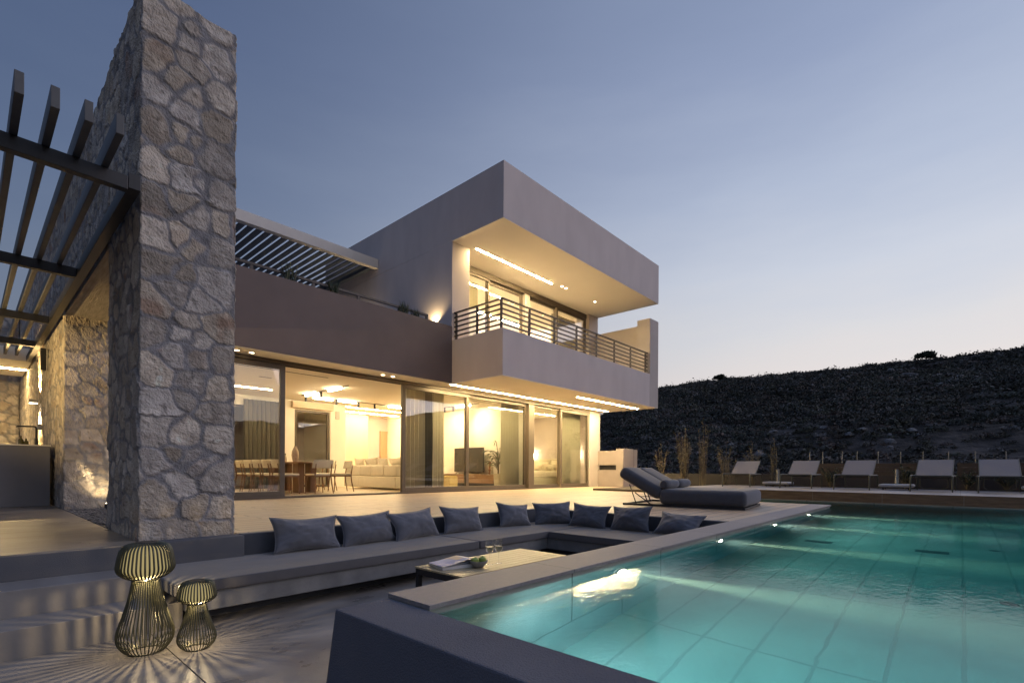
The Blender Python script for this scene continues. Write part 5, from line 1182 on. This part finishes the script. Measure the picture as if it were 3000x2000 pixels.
rad = rs.uniform(.25, 1.0, n) * (.75 + .5 * rs.rand(n) ** 3) * np.clip(rd / 55, .6, 1.15); bz = hill_z(bx, by)
pal = np.array([(.062, .064, .050), (.044, .046, .040), (.080, .073, .062), (.095, .075, .066), (.034, .036, .034), (.12, .114, .11)])
col = pal[rs.choice(6, n, p=[.26, .26, .18, .12, .10, .08])]
col = col * (1 + .75 * fbm(bx * .06, by * .06, 31.0, 3))[:, None]
big = rs.rand(n) < .06; rad = np.where(big, rad * 1.9, rad)
V, Fq, Cc = clump_cloud(bx, by, bz, rad, rad * rs.uniform(.40, .75, n), 70, np.clip(rad * .14, .05, .12), col)
sb = npmesh('hill_scrub', V, Fq, M['scrub'], colors=Cc, smooth=False); tag(sb, 'dense dark scrub covering the hillside behind the pool', 'scrub', kind='stuff')
# pale rock outcrops
M['rock'] = mat('pale_limestone', (.16, .152, .15), (.05, .05, .052), scale=2.6, rough=.9, bump=.05, bscale=3, world=True, detail=8)
rk = MB(); cl = []
for i in range(6):
    a = math.radians(rs.uniform(-8, 32)); r0 = rs.uniform(34, RID - 4); cl.append((r0 * math.cos(a), r0 * math.sin(a), rs.uniform(1, 4.5)))
for i in range(26):
    a = math.radians(rs.uniform(-6, 21)); r0 = rs.uniform(70, 90); cl.append((r0 * math.cos(a), r0 * math.sin(a), rs.uniform(1.5, 3.5)))
for (x0, y0, sp_) in cl:
    for j in range(rs.randint(3, 14)):
        x, y = x0 + rs.normal() * sp_, y0 + rs.normal() * sp_; z = float(hill_z(np.array([x]), np.array([y]))[0]); r0 = rs.uniform(.12, .55)
        b = bmesh.new(); bmesh.ops.create_icosphere(b, subdivisions=2, radius=r0)
        sx, sy, sz = rs.uniform(.8, 1.7), rs.uniform(.7, 1.3), rs.uniform(.5, .9); o1 = rs.uniform(0, 50)
        vv = np.array([v.co for v in b.verts]); dn = 1 + .45 * fbm(vv[:, 0] * 1.6 / r0 + o1, vv[:, 1] * 1.6 / r0, vv[:, 2] * 1.6 / r0, 3)
        b.verts.index_update(); rk.add([(x + v[0] * k * sx, y + v[1] * k * sy, z - .12 * r0 + v[2] * k * sz) for v, k in zip(vv, dn)], [tuple(q.index for q in f.verts) for f in b.faces]); b.free()
tag(obj('rock_outcrops', rk, M['rock'], smooth=False, org=(0, 0, 0)), 'pale limestone outcrops scattered over the scrub hill', 'rocks', kind='stuff')
# single trees standing on the skyline
def ridge_tree(lab, azd, h, w, seed):
    a = math.radians(azd); x, y = (RID - 1) * math.cos(a), (RID - 1) * math.sin(a); z = float(hill_z(np.array([x]), np.array([y]))[0])
    t = thing('ridge_tree', lab, 'tree', (x, y, z), group='small trees on the skyline'); r = random.Random(seed); sm = MB()
    ends = []
    for i in range(6):
        b = r.uniform(0, 2 * PI); e = Vector((x + w * .6 * math.cos(b), y + w * .6 * math.sin(b), z + h * r.uniform(.35, .7))); sm.tube([(x, y, z - .3), Vector((x, y, z + h * .3)), e], [.12, .09, .03], 6); ends.append(e)
    obj('trunk', sm, M['twig'], t)
    E_ = np.array([tuple(e) for e in ends] + [(x, y, z + h * .6)] * 2); k = len(E_)
    V, Fq, Cc = clump_cloud(E_[:, 0], E_[:, 1], E_[:, 2], np.full(k, w * .5), np.full(k, h * .42), 130, np.full(k, .14), np.tile([.03, .036, .022], (k, 1)))
    npmesh('crown', V, Fq, M['scrub'], t, Cc, smooth=False, org=(x, y, z))
for q in ((2.3, 1.5, 1.35, 'round dark tree on the skyline at the right, the largest of them'), (19.5, 1.2, 1.2, 'feathery small tree on the skyline near the villa')):
    ridge_tree(q[3], q[0], q[1], q[2], int(q[0] * 10))
# far ridge behind the camera, mirrored in the panes
na, nr = 200, 14
az = np.radians(np.linspace(-150, -12, na)); rr_ = np.linspace(180, 420, nr); A_, R_ = np.meshgrid(az, rr_); X_ = (R_ * np.cos(A_)).ravel(); Y_ = (R_ * np.sin(A_)).ravel()
hgt = 30 * (1 + .45 * fbm(np.degrees(A_).ravel() * .09, R_.ravel() * .004, 3.0, 5)) * np.sin(np.clip((R_.ravel() - 180) / 240, 0, 1) * PI) ** .7
ix = np.arange(na * nr).reshape(nr, na)
struct(npmesh('hills', np.stack([X_, Y_, hgt - 4], 1), np.stack([ix[:-1, :-1], ix[:-1, 1:], ix[1:, 1:], ix[1:, :-1]], -1).reshape(-1, 4), M['land']))
# left distance, beyond the kitchen
az = np.radians(np.linspace(80, 150, 90)); rr_ = np.linspace(60, 300, nr); A_, R_ = np.meshgrid(az, rr_); X_ = (R_ * np.cos(A_)).ravel(); Y_ = (R_ * np.sin(A_)).ravel()
hgt = 9 * (1 + .6 * fbm(np.degrees(A_).ravel() * .1, R_.ravel() * .01, 6.0, 4)) * np.clip((R_.ravel() - 60) / 200, 0, 1); ix = np.arange(90 * nr).reshape(nr, 90)
struct(npmesh('terrain', np.stack([X_, Y_, hgt - 1], 1), np.stack([ix[:-1, :-1], ix[:-1, 1:], ix[1:, 1:], ix[1:, :-1]], -1).reshape(-1, 4), M['land']))
